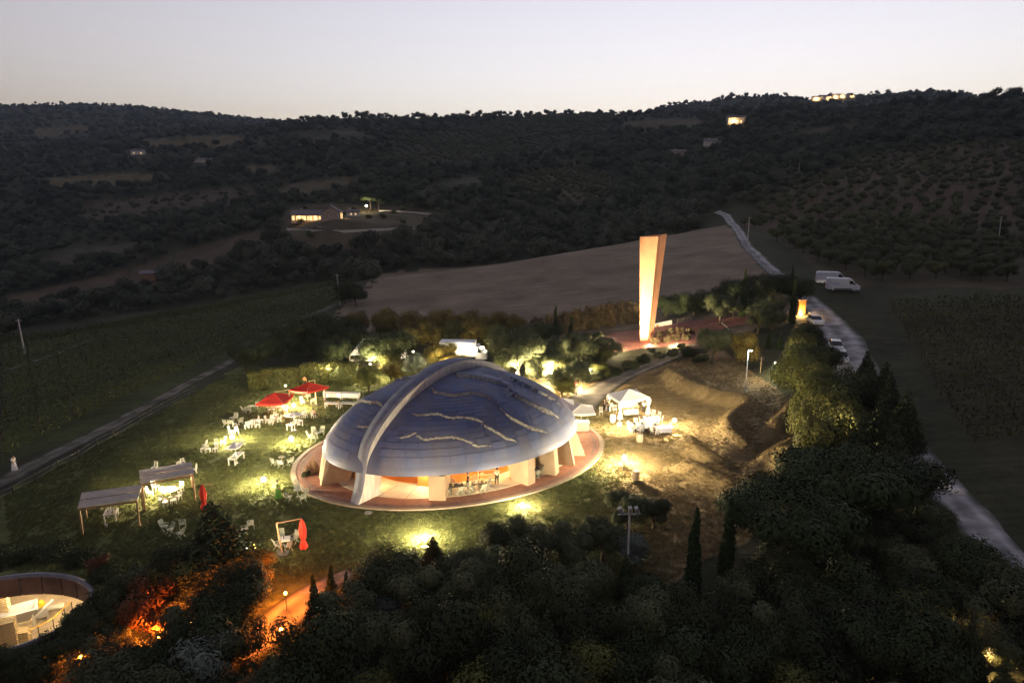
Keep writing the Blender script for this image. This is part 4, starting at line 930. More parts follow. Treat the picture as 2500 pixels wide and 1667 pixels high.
# ------------------------------------------------------------------ grass
def tuft(seed, n, h, w, m):
    r = np.random.default_rng(seed); V = []; 
    for i in range(n):
        a = r.uniform(0, 6.28); q = r.uniform(0, w); x, y = q * math.cos(a), q * math.sin(a); b = r.uniform(0, 6.28); l = h * r.uniform(.5, 1.1); ww = .018
        V += [(x - ww * math.sin(b), y + ww * math.cos(b), -.02), (x + ww * math.sin(b), y - ww * math.cos(b), -.02), (x + l * .5 * math.cos(b), y + l * .5 * math.sin(b), l)]
    return np_mesh('tuft', np.array(V), np.arange(3 * n).reshape(n, 3), m)
gm = leafmat('grass_green', (.110, .122, .045), .3, .3); dm = leafmat('grass_dry', (.20, .15, .075), .25, .3)
def grass():
    n = 190000; Y = rng.uniform(44, 104, n); X = rng.uniform(-1, 1, n) * (Y * .80); Z = zf(X, Y); px, py = proj(X, Y, Z); ok = inpoly(px, py, LAWN)
    ok &= np.hypot(((X - PC[0]) * math.cos(PTH) + (Y - PC[1]) * math.sin(PTH)) / PA, (-(X - PC[0]) * math.sin(PTH) + (Y - PC[1]) * math.cos(PTH)) / PB) > 1.01
    ok &= np.hypot((X - PIT_C[0]) / (PIT_A + .6), (Y - PIT_C[1]) / (PIT_B + .6)) > 1
    gp = [tuple(P(*p))[:2] for p in [(1395,1010),(1420,975),(1470,945),(1545,908),(1620,878),(1690,852)]]; ok &= _seg_d(X, Y, gp) > 2.4
    ok &= vnoise(X / 1.1, Y / 1.1) + vnoise(X / .35, Y / .35) * .8 > -.38
    X, Y, Z = X[ok], Y[ok], Z[ok]; dry = (X - 2 + 10 * fbm(X / 7, Y / 7, 4) + np.clip(Y - 84, 0, 30) * .35) / 12 > rng.random(len(X))
    S = rng.uniform(.6, 1.2, len(X))
    scatter('lawn_grass', np.stack([X, Y, Z], 1)[~dry], S[~dry], [tuft(1, 16, .13, .2, gm), tuft(2, 16, .10, .22, gm)], 'short green lawn grass round the dome', 'grass', 11)
    scatter('dry_grass', np.stack([X, Y, Z], 1)[dry], S[dry], [tuft(3, 18, .11, .26, dm), tuft(4, 18, .09, .28, dm)], 'dry straw coloured grass on the mounds', 'grass', 12)
    print('grass', len(X))
grass()

# ------------------------------------------------------------------ lamps
WARM, AMBER, ORANGE, COLD = (1., .80, .46), (1., .58, .22), (1., .21, .02), (.72, .84, 1.)
def glow(parent, z, col, w, rad=.12, x=0, y=0):
    ld = bpy.data.lights.new('light', 'POINT'); ld.color = col; ld.energy = w; ld.shadow_soft_size = rad
    o = link('light', ld, parent, (x, y, z)); return o
LW = 60.
def globe_lamp(px, py, w, label, col=WARM, h=.55, group=None, m='lamp_warm', rad=.15):
    p = P(px, py); o = empty('garden_lamp', p, 0, label, 'lamp', group)
    mb = MB(); mb.lathe([(.10, -.1), (.10, .03), (.035, .05), (.03, h - rad)], 10); mb.build('stand', M['darksteel'], o)
    mb = MB(); mb.lathe([(.02, h + rad)] + [(rad * math.sin(a), h + rad * math.cos(a)) for a in np.linspace(.2, 2.9, 8)], 12); mb.build('globe', M[m], o, smooth=True)
    glow(o, h + rad + .06, col, w * LW); return o
GL = [(1038,1322,2.7,'bright garden lamp on the lawn in front of the pointed conifers'), (1275,1243,1.5,'bright garden lamp on the grass near the terrace edge in front of the piers'), (1523,1147,4.6,'bright garden lamp standing beside a single barrel'),
      (1645,1052,4.51,'bright garden lamp at the end of the pale blue tables'), (1512,1050,1.3,'bright garden lamp between the bar and the dining tables'), (645,1188,2.4,'bright garden lamp on the lawn by the green dressed person'),
      (712,1086,1.8,'bright garden lamp on the lawn left of the dome'), (718,1003,2.0,'bright garden lamp under the edge of the red parasols'), (568,1082,2.2,'garden lamp hidden behind the small square white parasol'), (398,1212,1.5,'bright garden lamp under the far pergola beside the chairs')]
for px, py, w, lb in GL: globe_lamp(px, py, w * (1.2 if px == 1645 else 1.7), lb, h=1.3 if w > 4.5 else .34 if 1000 < px < 1300 else .75, rad=.2)
globe_lamp(607, 1392, 3.0, 'lamp burning inside the leafy shrub', h=1.7)
globe_lamp(1652, 848, 2.2, 'low lamp lighting the shrubs beside the tall sculpture', h=.4)
globe_lamp(1417, 955, .8, 'small warm lamp under the olive by the white seat', h=.5, rad=.1)
globe_lamp(1955, 772, 1.2, 'lamp at the foot of the glowing gatepost', AMBER, h=.35, m='lamp_warm')
for px, py, w, lb in [(1262,928,1.9,'uplight at the foot of the tall olive behind the arch'), (1085,905,.35,'uplight under the amber tree behind the dome'), (905,905,1.6,'uplight behind the laurel at the dome edge'), (1010,872,.35,'uplight beside the tent'), (1180,862,.1,'uplight beside the box truck'), (1345,928,3.0,'uplight below the twin cypresses'), (1440,920,.4,'added uplight among the olives above the path'), (935,880,.8,'added uplight before the marquee trees'), (800,918,.9,'added uplight behind the clipped hedge'), (1130,868,.15,'added uplight before the golden row'), (700,962,.7,'uplight at the foot of the clipped hedge'), (1890,905,.35,'dim uplight in the shrubs above the lawn'), (2003,1125,1.0,'uplight at the foot of the roadside trees')]:  # several of these lamps are added, out of sight, to brighten the planting
    globe_lamp(px, py + 18, w * 3.4, lb, h=2.2, rad=.08)
# orange lamps in the thicket
for px, py, w, lb in [(700,1490,.3,'orange lamp lighting the path through the thicket'), (545,1520,.6,'orange lamp deep in the left thicket'), (395,1600,.55,'orange lamp low in the left thicket corner'), (205,1650,.5,'orange lamp below the round yard'), (470,1560,.45,'orange lamp among the shrubs below the big conifer'), (690,1580,.25,'faint orange lamp in the middle of the thicket')]:
    globe_lamp(px, py, w * 4, lb, ORANGE, h=1.3, m='lamp_orange', rad=.1)
globe_lamp(2365, 1660, 2.6, 'yellow lamp glowing through the trees by the lower road', AMBER, h=1.6)
globe_lamp(2150, 1640, .15, 'faint lamp low in the dark trees', AMBER, h=1.0, m='lamp_orange', rad=.08)
# big floodlight that washes the sculpture
def floodlight(px, py, w, aim, label):
    p = P(px, py); o = empty('floodlight', p, 0, label, 'floodlight'); mb = MB()
    for a in (0, 2.1, 4.2): mb.bar((.45 * math.cos(a), .45 * math.sin(a), 0), (0, 0, .8), .04)
    mb.bar((0, 0, .7), (0, 0, 1.3), .05); mb.build('tripod', M['darksteel'], o)
    d = (Vector(aim) - p - Vector((0, 0, 1.3))).normalized(); c = Vector((0, 0, 1.35)); mb = MB(); mb.bar(c - d * .2, c, .5, .4); h = mb.build('housing', M['darksteel'], o, bevel=.02)
    mb = MB(); mb.bar(c + d * .004, c + d * .03, .44, .34); mb.build('lens', M['lamp_warm'], h)
    MB().lathe([(.02, .3)] + [(.3 * math.sin(a), .3 * math.cos(a)) for a in np.linspace(.2, 2.9, 8)], 12, tuple(c + Vector((-.1, -.35, .1)))).build('bulb', M['lamp_warm'], o, smooth=True)  # added glowing ball stands in for the lamp's flare
    ld = bpy.data.lights.new('light', 'SPOT'); ld.color = WARM; ld.energy = w * LW; ld.shadow_soft_size = .15; ld.spot_size = R(75); ld.spot_blend = .5
    l = link('light', ld, o, tuple(c + d * .06)); l.rotation_euler = d.to_track_quat('-Z', 'Y').to_euler(); glow(o, 1.6, WARM, 1.6 * LW, .15, d.x * .4, d.y * .4)
floodlight(1490, 862, 62, P(1578, 832) + Vector((0, 0, 6)), 'strong floodlight on a tripod washing the tall sculpture')
# lamp post on the lawn, triple mast in front
def lamp_post(px, py, h, label, lit=True):
    p = P(px, py); o = empty('lamp_post', p, R(200), label, 'lamp post'); mb = MB(); mb.tube([(0, 0, -.1), (0, 0, h)], [.07, .045], 8); mb.lathe([(.16, -.05), (.16, .06), (.08, .1)], 10); mb.build('pole', M['pole'], o)
    mb = MB(); mb.bar((0, -.05, h), (0, .55, h + .06), .07, .05); mb.build('arm', M['steel'], o)
    mb = MB(); mb.box(-.14, .14, .3, .8, h, h + .12); hd = mb.build('lamp_head', M['steel'], o, bevel=.02)
    mb = MB(); mb.box(-.11, .11, .34, .76, h - .015, h - .002); mb.build('lens', M['lamp_white' if lit else 'glass'], hd)
    if lit: glow(o, h - .15, COLD, .35 * LW, .1, 0, .55)
lamp_post(1820, 952, 5.6, 'lit lamp post standing alone on the dark side of the lawn')
def triple_mast(px, py, h):
    p = P(px, py); o = empty('floodlight_mast', p, 0, 'unlit mast with three white floodlights above the thicket', 'lamp post'); mb = MB(); mb.tube([(0, 0, -.1), (0, 0, h)], [.09, .06], 8); mb.build('pole', M['pole'], o)
    mb = MB(); mb.bar((-.75, 0, h), (.75, 0, h + .05), .08); mb.build('crossbar', M['steel'], o)
    for x, a in ((-.6, -.5), (.05, -.25), (.5, -.35)):
        Mx = Matrix.Translation((x, 0, h + .32)) @ Matrix.Rotation(a, 4, 'Y') @ Matrix.Rotation(.5, 4, 'X'); mb = MB(); mb.box(-.13, .13, -.12, .12, -.28, .34, Mx); f = mb.build('floodlight_head', M['white'], o, bevel=.03)
        mb = MB(); mb.box(-.10, .10, -.135, -.125, -.2, .28, Mx); mb.build('lens', M['steel'], f)
triple_mast(1530, 1440, 5.8)
# interior lights of the shell
for i, (fx, fy, w) in enumerate([(-.42, -.55, 3.2), (-.05, -.62, 4.2), (.28, -.62, 3.6), (.55, -.45, 3.0), (.74, -.22, 2.4), (-.72, -.28, 2.6), (-.25, -.3, 2.6), (.2, -.3, 2.6), (.8, .15, 1.6), (-.8, .1, 1.2)]):
    x, y = d2w(DA * fx, DB * fy); o = empty('ceiling_lamp', (x, y, DZ - .5), 0, 'small round ceiling lamp under the shell', 'lamp', 'ceiling lamps under the shell'); mb = MB(); mb.lathe([(.02, .01), (.12, .01), (.15, -.06), (.12, -.1)], 12); mb.build('rim', M['white'], o)
    mb = MB(); mb.lathe([(.10, -.09), (.08, -.115), (.01, -.12)], 12); mb.build('bulb', M['lamp_warm'], o); glow(o, -.35, (1., .55, .20) if i % 3 else (1., .70, .38), w * LW * .10, .12)

# ------------------------------------------------------------------ round sunken yard, lower left
def yard():
    n = 72; u = np.linspace(0, 2 * np.pi, n, endpoint=False); E = lambda s, t=0: np.stack([PIT_C[0] + (PIT_A + s) * np.cos(u), PIT_C[1] + (PIT_B + s) * np.sin(u)], 1)
    y = empty('sunken_yard', (PIT_C[0], PIT_C[1], 0), 0, 'round sunken yard with a rust coloured rim and lit floor', 'yard'); o3 = np.array([PIT_C[0], PIT_C[1], 0])
    def rng_(name, rows, m):
        V = np.concatenate([np.concatenate([E(s), np.full((n, 1), z)], 1) for s, z in rows]) - o3; F = []
        for k in range(len(rows) - 1):
            for i in range(n): j = (i + 1) % n; F.append((k * n + i, k * n + j, (k + 1) * n + j, (k + 1) * n + i))
        return link(name, np_mesh(name, V, np.array(F), m, False), y)
    rng_('rim', [(-.02, .12), (-.02, .36), (.26, .36), (.26, -.3)], M['pit_rim'])
    # opening wall in vertical plates, joints recessed
    for k in range(24):
        i0 = k * 3; uu = np.linspace(u[i0] + .008, u[i0] + 2 * np.pi / 24 - .008, 4); V = []
        for s in (0, .08):
            for z in (.30, -1.25): V += [((PIT_A + s) * math.cos(a), (PIT_B + s) * math.sin(a), z) for a in uu]
        F = [];
        for i in range(3): F += [(i, i + 1, 4 + i + 1, 4 + i), (8 + i, 8 + i + 1, i + 1, i), (4 + i, 4 + i + 1, 12 + i + 1, 12 + i)]
        F += [(0, 4, 12, 8), (3, 11, 15, 7)]
        me = bpy.data.meshes.new('wall_plate'); me.from_pydata(V, [], F); me.materials.append(M['pit_wall']); link('wall_plate', me, y)
    rng_('slab', [(.1, -.2), (.1, -1.26), (9, -1.3), (9, -5.1)], M['plaster'])
    rng_('floor', [(-PIT_B - 1.7, -5.0), (0, -5.0), (9.2, -5.0)], M['pit_floor'])
    for fx, fy in ((1.5, 5.5), (-3, 6), (6.5, 2.5), (-7, 3)):
        l = bpy.data.lights.new('light', 'POINT'); l.color = (1., .74, .45); l.energy = LW * .22; l.shadow_soft_size = .2; link('light', l, y, (fx, fy, -1.9))
        mb = MB(); mb.box(fx - .4, fx + .4, fy - .08, fy + .08, -1.42, -1.32); mb.build('strip_lamp', M['lamp_warm'], y)
    # railing along the near side of the yard
    f = empty('yard_railing', tuple(gz(70, 1565, -5.0)), 0, 'thin yellow railing across the yard floor', 'railing'); b0 = Vector(f.location)
    rp_ = [gz(64, 1572, -5.) , gz(97, 1558, -5.), gz(133, 1538, -5.), gz(160, 1512, -5.), gz(178, 1496, -5.)]; rp_ = [p + (rp_[0] - p) * .0 for p in rp_]
    for p in rp_: MB().bar(p - b0, p - b0 + Vector((0, 0, 1.0)), .05).build('post', M['darksteel'], f)
    for a, b in zip(rp_[:-1], rp_[1:]):
        MB().bar(a - b0 + Vector((0, 0, 1.0)), b - b0 + Vector((0, 0, 1.0)), .05).build('rail', M['yellow'], f)
    # stacks of pallets
    def pallet():
        o = empty('pallet', (0, 0, 0), 0, '', 'pallet')
        mb = MB();
        for k in range(5): mb = MB().box(-.6, .6, -.5 + k * .215, -.5 + k * .215 + .14, .118, .14); mb.build('board', M['palewood'], o)
        for k in range(3): MB().box(-.6, .6, -.5 + k * .43, -.5 + k * .43 + .12, .02, .117).build('bearer', M['palewood'], o)
        return o
    src = pallet(); first = True
    for px, py, nn, rz, lb in [(-18, 1600, 22, .5, 'wooden pallet in the tallest stack at the yard edge'), (24, 1588, 17, .5, 'wooden pallet in the second tall stack'), (52, 1572, 8, .45, 'wooden pallet in the short stack beside the tall ones'), (8, 1535, 19, .5, 'wooden pallet in the rear stack')]:
        p = gz(px, py, -5.)
        for k in range(nn):
            o = src if first else copy_tree(src); first = False; o.location = (p.x + random.uniform(-.02, .02), p.y + random.uniform(-.02, .02), -5. + k * .145); o.rotation_euler = (0, 0, rz + random.uniform(-.03, .03)); o['label'] = lb; o['group'] = lb.replace('wooden pallet in the', 'pallets of the')
    # hopper trailer, crate machine
    p = gz(38, 1545, -5.); t = empty('hopper', tuple(p), R(35), 'pale steel hopper standing on the yard floor', 'machine')
    mb = MB(); mb.add([(-1.6, -.8, 1.9), (1.6, -.8, 1.9), (1.6, .8, 1.9), (-1.6, .8, 1.9), (-1.0, -.3, .9), (1.0, -.3, .9), (1.0, .3, .9), (-1.0, .3, .9)], [(0, 1, 5, 4), (1, 2, 6, 5), (2, 3, 7, 6), (3, 0, 4, 7), (4, 5, 6, 7)]); mb.build('bin', M['steel'], t)
    for x in (-1.2, 1.2):
        for yy in (-.5, .5): MB().bar((x, yy, 0), (x, yy, 1.5), .1).build('leg', M['white'], t)
    MB().bar((-1.7, -.85, 1.93), (1.7, -.85, 1.93), .1).build('edge_rail', M['white'], t); MB().bar((1.2, 0, .9), (2.6, 0, 1.8), .3, .15).build('conveyor', M['white'], t)
    p = gz(105, 1512, -5.); t = empty('sorting_machine', tuple(p), R(40), 'small machine with a yellow hood on the yard floor', 'machine')
    MB().box(-.4, .4, -.3, .3, .3, 1.1).build('body', M['steel'], t, bevel=.03); MB().lathe([(.3, 1.15), (.34, 1.4), (.2, 1.6), (.02, 1.65)], 12).build('hood', M['yellow'], t, smooth=True)
    for x in (-.3, .3):
        for yy in (-.2, .2): MB().bar((x, yy, 0), (x, yy, .4), .06).build('leg', M['white'], t)
    p = gz(128, 1496, -5.); t = empty('flat_trolley', tuple(p), R(25), 'flat white trolley beside the yellow hooded machine', 'trolley'); MB().box(-.8, .8, -.3, .3, .45, .52).build('deck', M['white'], t)
    for x in (-.6, .6):
        for yy in (-.22, .22): MB().bar((x, yy, 0), (x, yy, .45), .06).build('leg', M['steel'], t)
yard()

# ------------------------------------------------------------------ furniture prototypes
def chair_proto(m, folding=False):
    o = empty('folding_chair' if folding else 'dining_chair', (0, 0, 0), 0, '', 'chair')
    MB().box(-.22, .22, -.22, .22, .43, .47).build('seat', m, o)
    if folding:
        for x in (-.24, .24):
            MB().bar((x, -.26, 0), (x, .24, .62), .035).build('leg', m, o); MB().bar((x, .26, 0), (x, -.24, .62), .035).build('leg', m, o)
            MB().bar((x, -.22, .63), (x, .26, .65), .05, .03).build('armrest', m, o)
        mb = MB()
        for x in (-.22, .22): mb = MB().bar((x, .18, .45), (x, .36, .95), .035); mb.build('back_post', m, o)
        for k in range(5): MB().bar((-.17 + k * .085, .20, .5), (-.17 + k * .085, .35, .92), .05, .015).build('slat', m, o)
        MB().bar((-.24, .36, .95), (.24, .36, .95), .05, .03).build('top_rail', m, o)
    else:
        for x, y in ((-.19, -.19), (.19, -.19), (-.19, .19), (.19, .19)): MB().bar((x, y, 0), (x * .95, y * .95, .44), .045).build('leg', m, o)
        for x in (-.19, .19): MB().bar((x, .20, .46), (x, .30, .95), .04).build('back_post', m, o)
        for z in (.62, .74, .90): MB().bar((-.19, .23 + (z - .62) * .2, z), (.19, .23 + (z - .62) * .2, z), .02, .08 if z > .8 else .05).build('back_rail', m, o)
    return o
_ch = {}
def chair(pos, rz, label, group, kind='white'):
    if kind not in _ch: o = _ch[kind] = chair_proto(M['white' if kind == 'white' else 'greychair'], kind == 'fold')
    else: o = copy_tree(_ch[kind])
    o.location = pos; o.rotation_euler = (0, 0, rz); o['label'] = label; o['group'] = group; return o
def table(pos, rz, L_, w, label, m='white', h=.76, items=0, cloth=None, round_=False, group=None):
    o = empty('table', pos, rz, label, 'table', group)
    if round_:
        MB().lathe([(w / 2, h - .03), (w / 2, h)], 20).build('top', M[m], o); MB().lathe([(.22, 0), (.2, .03), (.04, .06), (.04, h - .03)], 10).build('pedestal', M[m], o)
    else:
        MB().box(-L_ / 2, L_ / 2, -w / 2, w / 2, h - .05, h).build('top', M[m], o, bevel=.01); MB().box(-L_ / 2 + .06, L_ / 2 - .06, -w / 2 + .06, w / 2 - .06, h - .13, h - .052).build('apron', M[m], o)
        for x in (-1, 1):
            for y in (-1, 1): MB().bar((x * (L_ / 2 - .09), y * (w / 2 - .09), 0), (x * (L_ / 2 - .09), y * (w / 2 - .09), h - .05), .085).build('leg', M[m], o)
    ca, sa = math.cos(rz), math.sin(rz)
    if cloth:
        mb = MB(); a, b = L_ / 2 + .03, w / 2 + .03; n = 10; out = []
        per = [(-a + 2 * a * i / n, -b) for i in range(n)] + [(a, -b + 2 * b * i / n) for i in range(n)] + [(a - 2 * a * i / n, b) for i in range(n)] + [(-a, b - 2 * b * i / n) for i in range(n)]
        V = [(x, y, h + .006) for x, y in per] + [(x * (1 + .05 * (i % 2)), y * (1 + .05 * (i % 2)), h - .55 - .02 * (i % 2)) for i, (x, y) in enumerate(per)]; k = len(per)
        c = mb.add(V, [tuple(range(k))] + [(i, i + k, (i + 1) % k + k, (i + 1) % k) for i in range(k)]).build('tablecloth', M[cloth], None, pos, rz)
        tag(c, ('pale blue' if cloth == 'bluecloth' else 'white') + ' cloth draped over the ' + label, 'tablecloth')
    r = random.Random(int(abs(pos[0] * 97 + pos[1] * 13)))
    for i in range(items):
        x, y = r.uniform(-L_ / 2 + .15, L_ / 2 - .15), r.uniform(-w / 2 + .12, w / 2 - .12); q = (pos[0] + x * ca - y * sa, pos[1] + x * sa + y * ca, pos[2] + h + (.008 if cloth else .001))
        k = r.random()
        if k < .5: d = MB().lathe([(.03, 0), (.11, .02), (.13, .035), (.10, .03), (.02, .012)], 10).build('serving_dish', M['white'], None, q); tag(d, 'serving dish on the ' + label, 'dish', 'dishes on the ' + label)
        elif k < .8: d = MB().lathe([(.035, 0), (.035, .17), (.014, .22), (.014, .29)], 8).build('bottle', M['glass'], None, q, smooth=True); tag(d, 'dark bottle standing on the ' + label, 'bottle', 'bottles on the ' + label)
        else: d = MB().lathe([(.05, 0), (.10, .10), (.12, .16), (.09, .15), (.02, .03)], 10).build('bowl', M['palewood'], None, q, smooth=True); tag(d, 'bowl standing on the ' + label, 'bowl', 'bowls on the ' + label)
    return o
def A1(x, y, z=None): px, py = 480 + x / 5.6, 920 + y / 5.6; return P(px, py) if z is None else gz(px, py, z)
def A2(x, y, z=None): px, py = 170 + x / 3.794, 1110 + y / 3.794; return P(px, py) if z is None else gz(px, py, z)
def A3(x, y, z=None): px, py = 1360 + x / 5.2275, 900 + y / 5.2275; return P(px, py) if z is None else gz(px, py, z)
rr = random.Random(3)
def chairs(fn, pts, label, group, kind='white', face=None):
    for p in pts:
        q = fn(*p[:2]); rz = math.atan2(face.y - q.y, face.x - q.x) + math.pi / 2 + rr.uniform(-.3, .3) if face is not None else (p[2] if len(p) > 2 else rr.uniform(0, 6.28)); chair(q, rz, label, group, kind)
chairs(A1, [(475,780),(552,780),(528,690)], 'white chair in the loose trio at the dark end of the lawn row', 'trio of white chairs')
chairs(A1, [(685,705),(735,690),(775,690),(840,695),(820,632),(885,632)], 'white chair in the middle cluster of the lawn row', 'middle cluster of white chairs')
chairs(A1, [(970,632),(1022,650),(1055,605),(1130,618),(1090,560)], 'white chair in the cluster beside the long table with the square parasol', 'white chairs beside the long table')
chairs(A1, [(1440,560),(1490,562),(1475,525)], 'white chair behind the long table under the lamp light', 'white chairs behind the long table')
chairs(A1, [(90,1030),(160,1035),(112,978)], 'white chair in the left trio by the hidden lamp', 'left trio of white chairs by the hidden lamp')
chairs(A1, [(255,1030),(275,965),(365,930)], 'white chair facing the small square parasol table', 'white chairs facing the small square parasol')
chair(A1(1450,368), .8, 'single white chair beside the far red parasol', 'single chair')
chair(A1(1600,568), 2.6, 'white chair with a seated person beside the long table', 'single chair')
fc = A1(500,632); table(fc, 0, .8, .8, 'round grey table at the dark end of the lawn row', 'greychair', .72, 1, round_=True); chairs(A1, [(405,680),(465,682),(605,655),(540,600)], 'grey garden chair round the table at the dark end of the row', 'grey chairs at the dark end', 'fold', fc)
fc = A1(745,470); table(fc, 0, .8, .8, 'round grey table left of the near red parasol', 'greychair', .72, 0, round_=True); chairs(A1, [(650,492),(705,497),(815,445)], 'grey garden chair left of the near red parasol', 'grey chairs left of the parasol', 'fold', fc)
fc = A1(1110,485); table(fc, 0, 1.6, .8, 'wooden table in the shade of the near red parasol', 'wood', .74, 3); chairs(A1, [(1000,490),(1060,460),(1160,470),(1215,490)], 'chair at the wooden table under the near red parasol', 'chairs under the near red parasol', 'white', fc)
fc = A1(1520,330); table(fc, 0, .8, .8, 'round table under the far red parasol', 'palewood', .72, 0, round_=True); chairs(A1, [(1590,375),(1530,290)], 'garden chair at the round table under the far red parasol', 'chairs under the far red parasol', 'fold', fc)
fc = A1(1170,1180); table(fc, 0, .7, .7, 'small folding table on the lawn left of the terrace', 'greychair', .72, 1, round_=True); chairs(A1, [(1062,1215),(1155,1240),(1285,1205)], 'folding armchair round the small table left of the terrace', 'folding chairs left of the terrace', 'fold', fc)
fc = A1(1650,840); table(fc, 0, .7, .7, 'small folding table close to the dome left edge', 'greychair', .72, 0, round_=True); chairs(A1, [(1548,845),(1595,885),(1610,800),(1715,790)], 'folding armchair close to the left edge of the dome', 'folding chairs at the dome edge', 'fold', fc)
fc = A2(2115,385); table(fc, 0, .75, .75, 'dim round table by the terrace kerb', 'greychair', .72, 2, round_=True); chairs(A2, [(2030,430),(2165,440),(2105,335),(2200,380)], 'dim folding armchair round the table at the terrace kerb', 'folding chairs at the terrace kerb', 'fold', fc)
T1a, T1b = A1(1272,735), A1(1415,665); tz = math.atan2(T1b.y - T1a.y, T1b.x - T1a.x); long_t = 'long white table with dishes beside the square parasol'
table((T1a + T1b) / 2, tz, 2.2, .85, long_t, items=9)
T2a, T2b = A1(490,1205), A1(600,1118); table((T2a + T2b) / 2, math.atan2(T2b.y - T2a.y, T2b.x - T2a.x), 2.1, .85, 'white table with plates in front of the small square parasol', items=9)
table(A1(1862,425), R(-8), 2.0, .8, 'white buffet table nearest the dome rim, left half', items=6); table(A1(2065,425), R(-6), 1.9, .8, 'white buffet table nearest the dome rim, right half', items=6)
table(A1(1880,300), R(-6), 2.3, .8, 'long buffet table behind, left half', items=0, cloth='cloth', h=.9); table(A1(2110,305), R(-6), 2.3, .8, 'long buffet table behind, right half', items=0, cloth='cloth', h=.9)
def bucket(pos, lb): o = MB().lathe([(.09, 0), (.13, .26), (.14, .27), (.12, .25), (.08, .03)], 12).build('bucket', M['white'], None, pos, smooth=True); tag(o, lb, 'bucket')
bucket(A1(1913,415), 'white bucket under the buffet table'); bucket(A1(1408,660), 'white bucket under the long white table')
# pergolas
def pergola(FL, FR, BL, BR, h, label):
    c = (FL + FR + BL + BR) / 4; o = empty('pergola', tuple(c), 0, label, 'pergola'); L_ = [p - c for p in (FL, FR, BL, BR)]
    up = Vector((0, 0, h))
    for p in L_: MB().bar(p - Vector((0, 0, .1)), p + up, .12).build('post', M['wood'], o)
    fl, fr, bl, br = [p + up for p in L_]
    for a, b in ((fl, fr), (bl, br), (fl, bl), (fr, br)): MB().bar(a, b, .10, .16).build('beam', M['wood'], o)
    for k in range(1, 4):
        t = k / 4; MB().bar(fl.lerp(bl, t) + Vector((0, 0, .10)), fr.lerp(br, t) + Vector((0, 0, .10)), .06, .07).build('purlin', M['wood'], o)
    n = 17; e = (fr - fl).normalized() * .12
    for k in range(n):   # roof slats, one by one, with a dark gap in the middle
        t = (k + .5) / n
        if k in (8,): continue
        MB().bar(fl.lerp(bl, t) - e + Vector((0, 0, .16)), fr.lerp(br, t) + e + Vector((0, 0, .16 + .006 * (k % 3))), (bl - fl).length / n * .86, .02).build('slat', M['slat'], o)
    return o
pergola(A2(125,745), A2(650,660), A2(160,590), A2(685,515), 2.25, 'timber pergola with a pale slatted roof at the lawn corner')
pergola(A2(700,520), A2(1165,425), A2(685,385), A2(1140,310), 2.45, 'timber pergola with slatted roof sheltering the lamp and chairs')
table(A2(390,600), R(20), 1.0, 1.3, 'white table with bottles under the corner pergola', items=7)
chair(A2(410,505), .4, 'pale chair behind the white table under the corner pergola', 'chairs under the corner pergola', 'fold'); chair(A2(325,515), .1, 'pale chair behind the white table under the corner pergola', 'chairs under the corner pergola', 'fold')
bucket(A2(338,668), 'white ice bucket at the leg of the corner pergola table')
fc = A2(935,390); table(fc, 0, 1.5, 1.5, 'round white table under the lit pergola', 'white', .76, 5, round_=True); chairs(A2, [(745,388),(890,478),(965,458),(1012,420),(1030,345),(855,452),(800,330)], 'white chair round the table under the lit pergola', 'chairs under the lit pergola', 'white', fc)
chairs(A2, [(1000,135),(1064,118),(1155,172),(790,150)], 'white chair just behind the lit pergola', 'chairs behind the lit pergola')
chairs(A2, [(935,735),(1050,680),(1030,770),(880,705)], 'pale garden chair scattered on the dark grass left of the conifer', 'chairs on the dark grass left of the conifer', 'fold')
chairs(A2, [(1620,735),(1680,685)], 'pale garden chair on the dark grass right of the conifer', 'chairs on the dark grass right of the conifer', 'fold')
fc = A2(2000,850); table(fc, .3, .8, .8, 'white table beside the closed red parasol', 'white', .72, 1); chairs(A2, [(1930,880),(1965,800),(2085,815),(2025,890)], 'white chair beside the closed red parasol', 'chairs beside the closed red parasol', 'fold', fc)
# parasols
def canopy_mesh(name, C, m, h, valance=.22, n=8):
    """C: four corners (world), apex above the centre; sagging panels"""
    c = sum(C, Vector()) / 4; ap_ = c + Vector((0, 0, h)); V = [ap_]; F = []; ring_ = []
    for i in range(4):
        a, b = C[i], C[(i + 1) % 4]
        for k in range(n): ring_.append(a.lerp(b, k / n) + Vector((0, 0, -.10 * math.sin(math.pi * k / n))))
    N = len(ring_); mid = [ap_.lerp(p, .55) - Vector((0, 0, .06 * (i % n != 0))) for i, p in enumerate(ring_)]
    V = [ap_] + mid + ring_ + [p - Vector((0, 0, valance)) for p in ring_]
    for i in range(N):
        j = (i + 1) % N; F += [(0, 1 + i, 1 + j), (1 + i, 1 + N + i, 1 + N + j, 1 + j), (1 + N + i, 1 + 2 * N + i, 1 + 2 * N + j, 1 + N + j)]
    me = bpy.data.meshes.new(name); me.from_pydata([tuple(v) for v in V], [], F); me.materials.append(m); return me
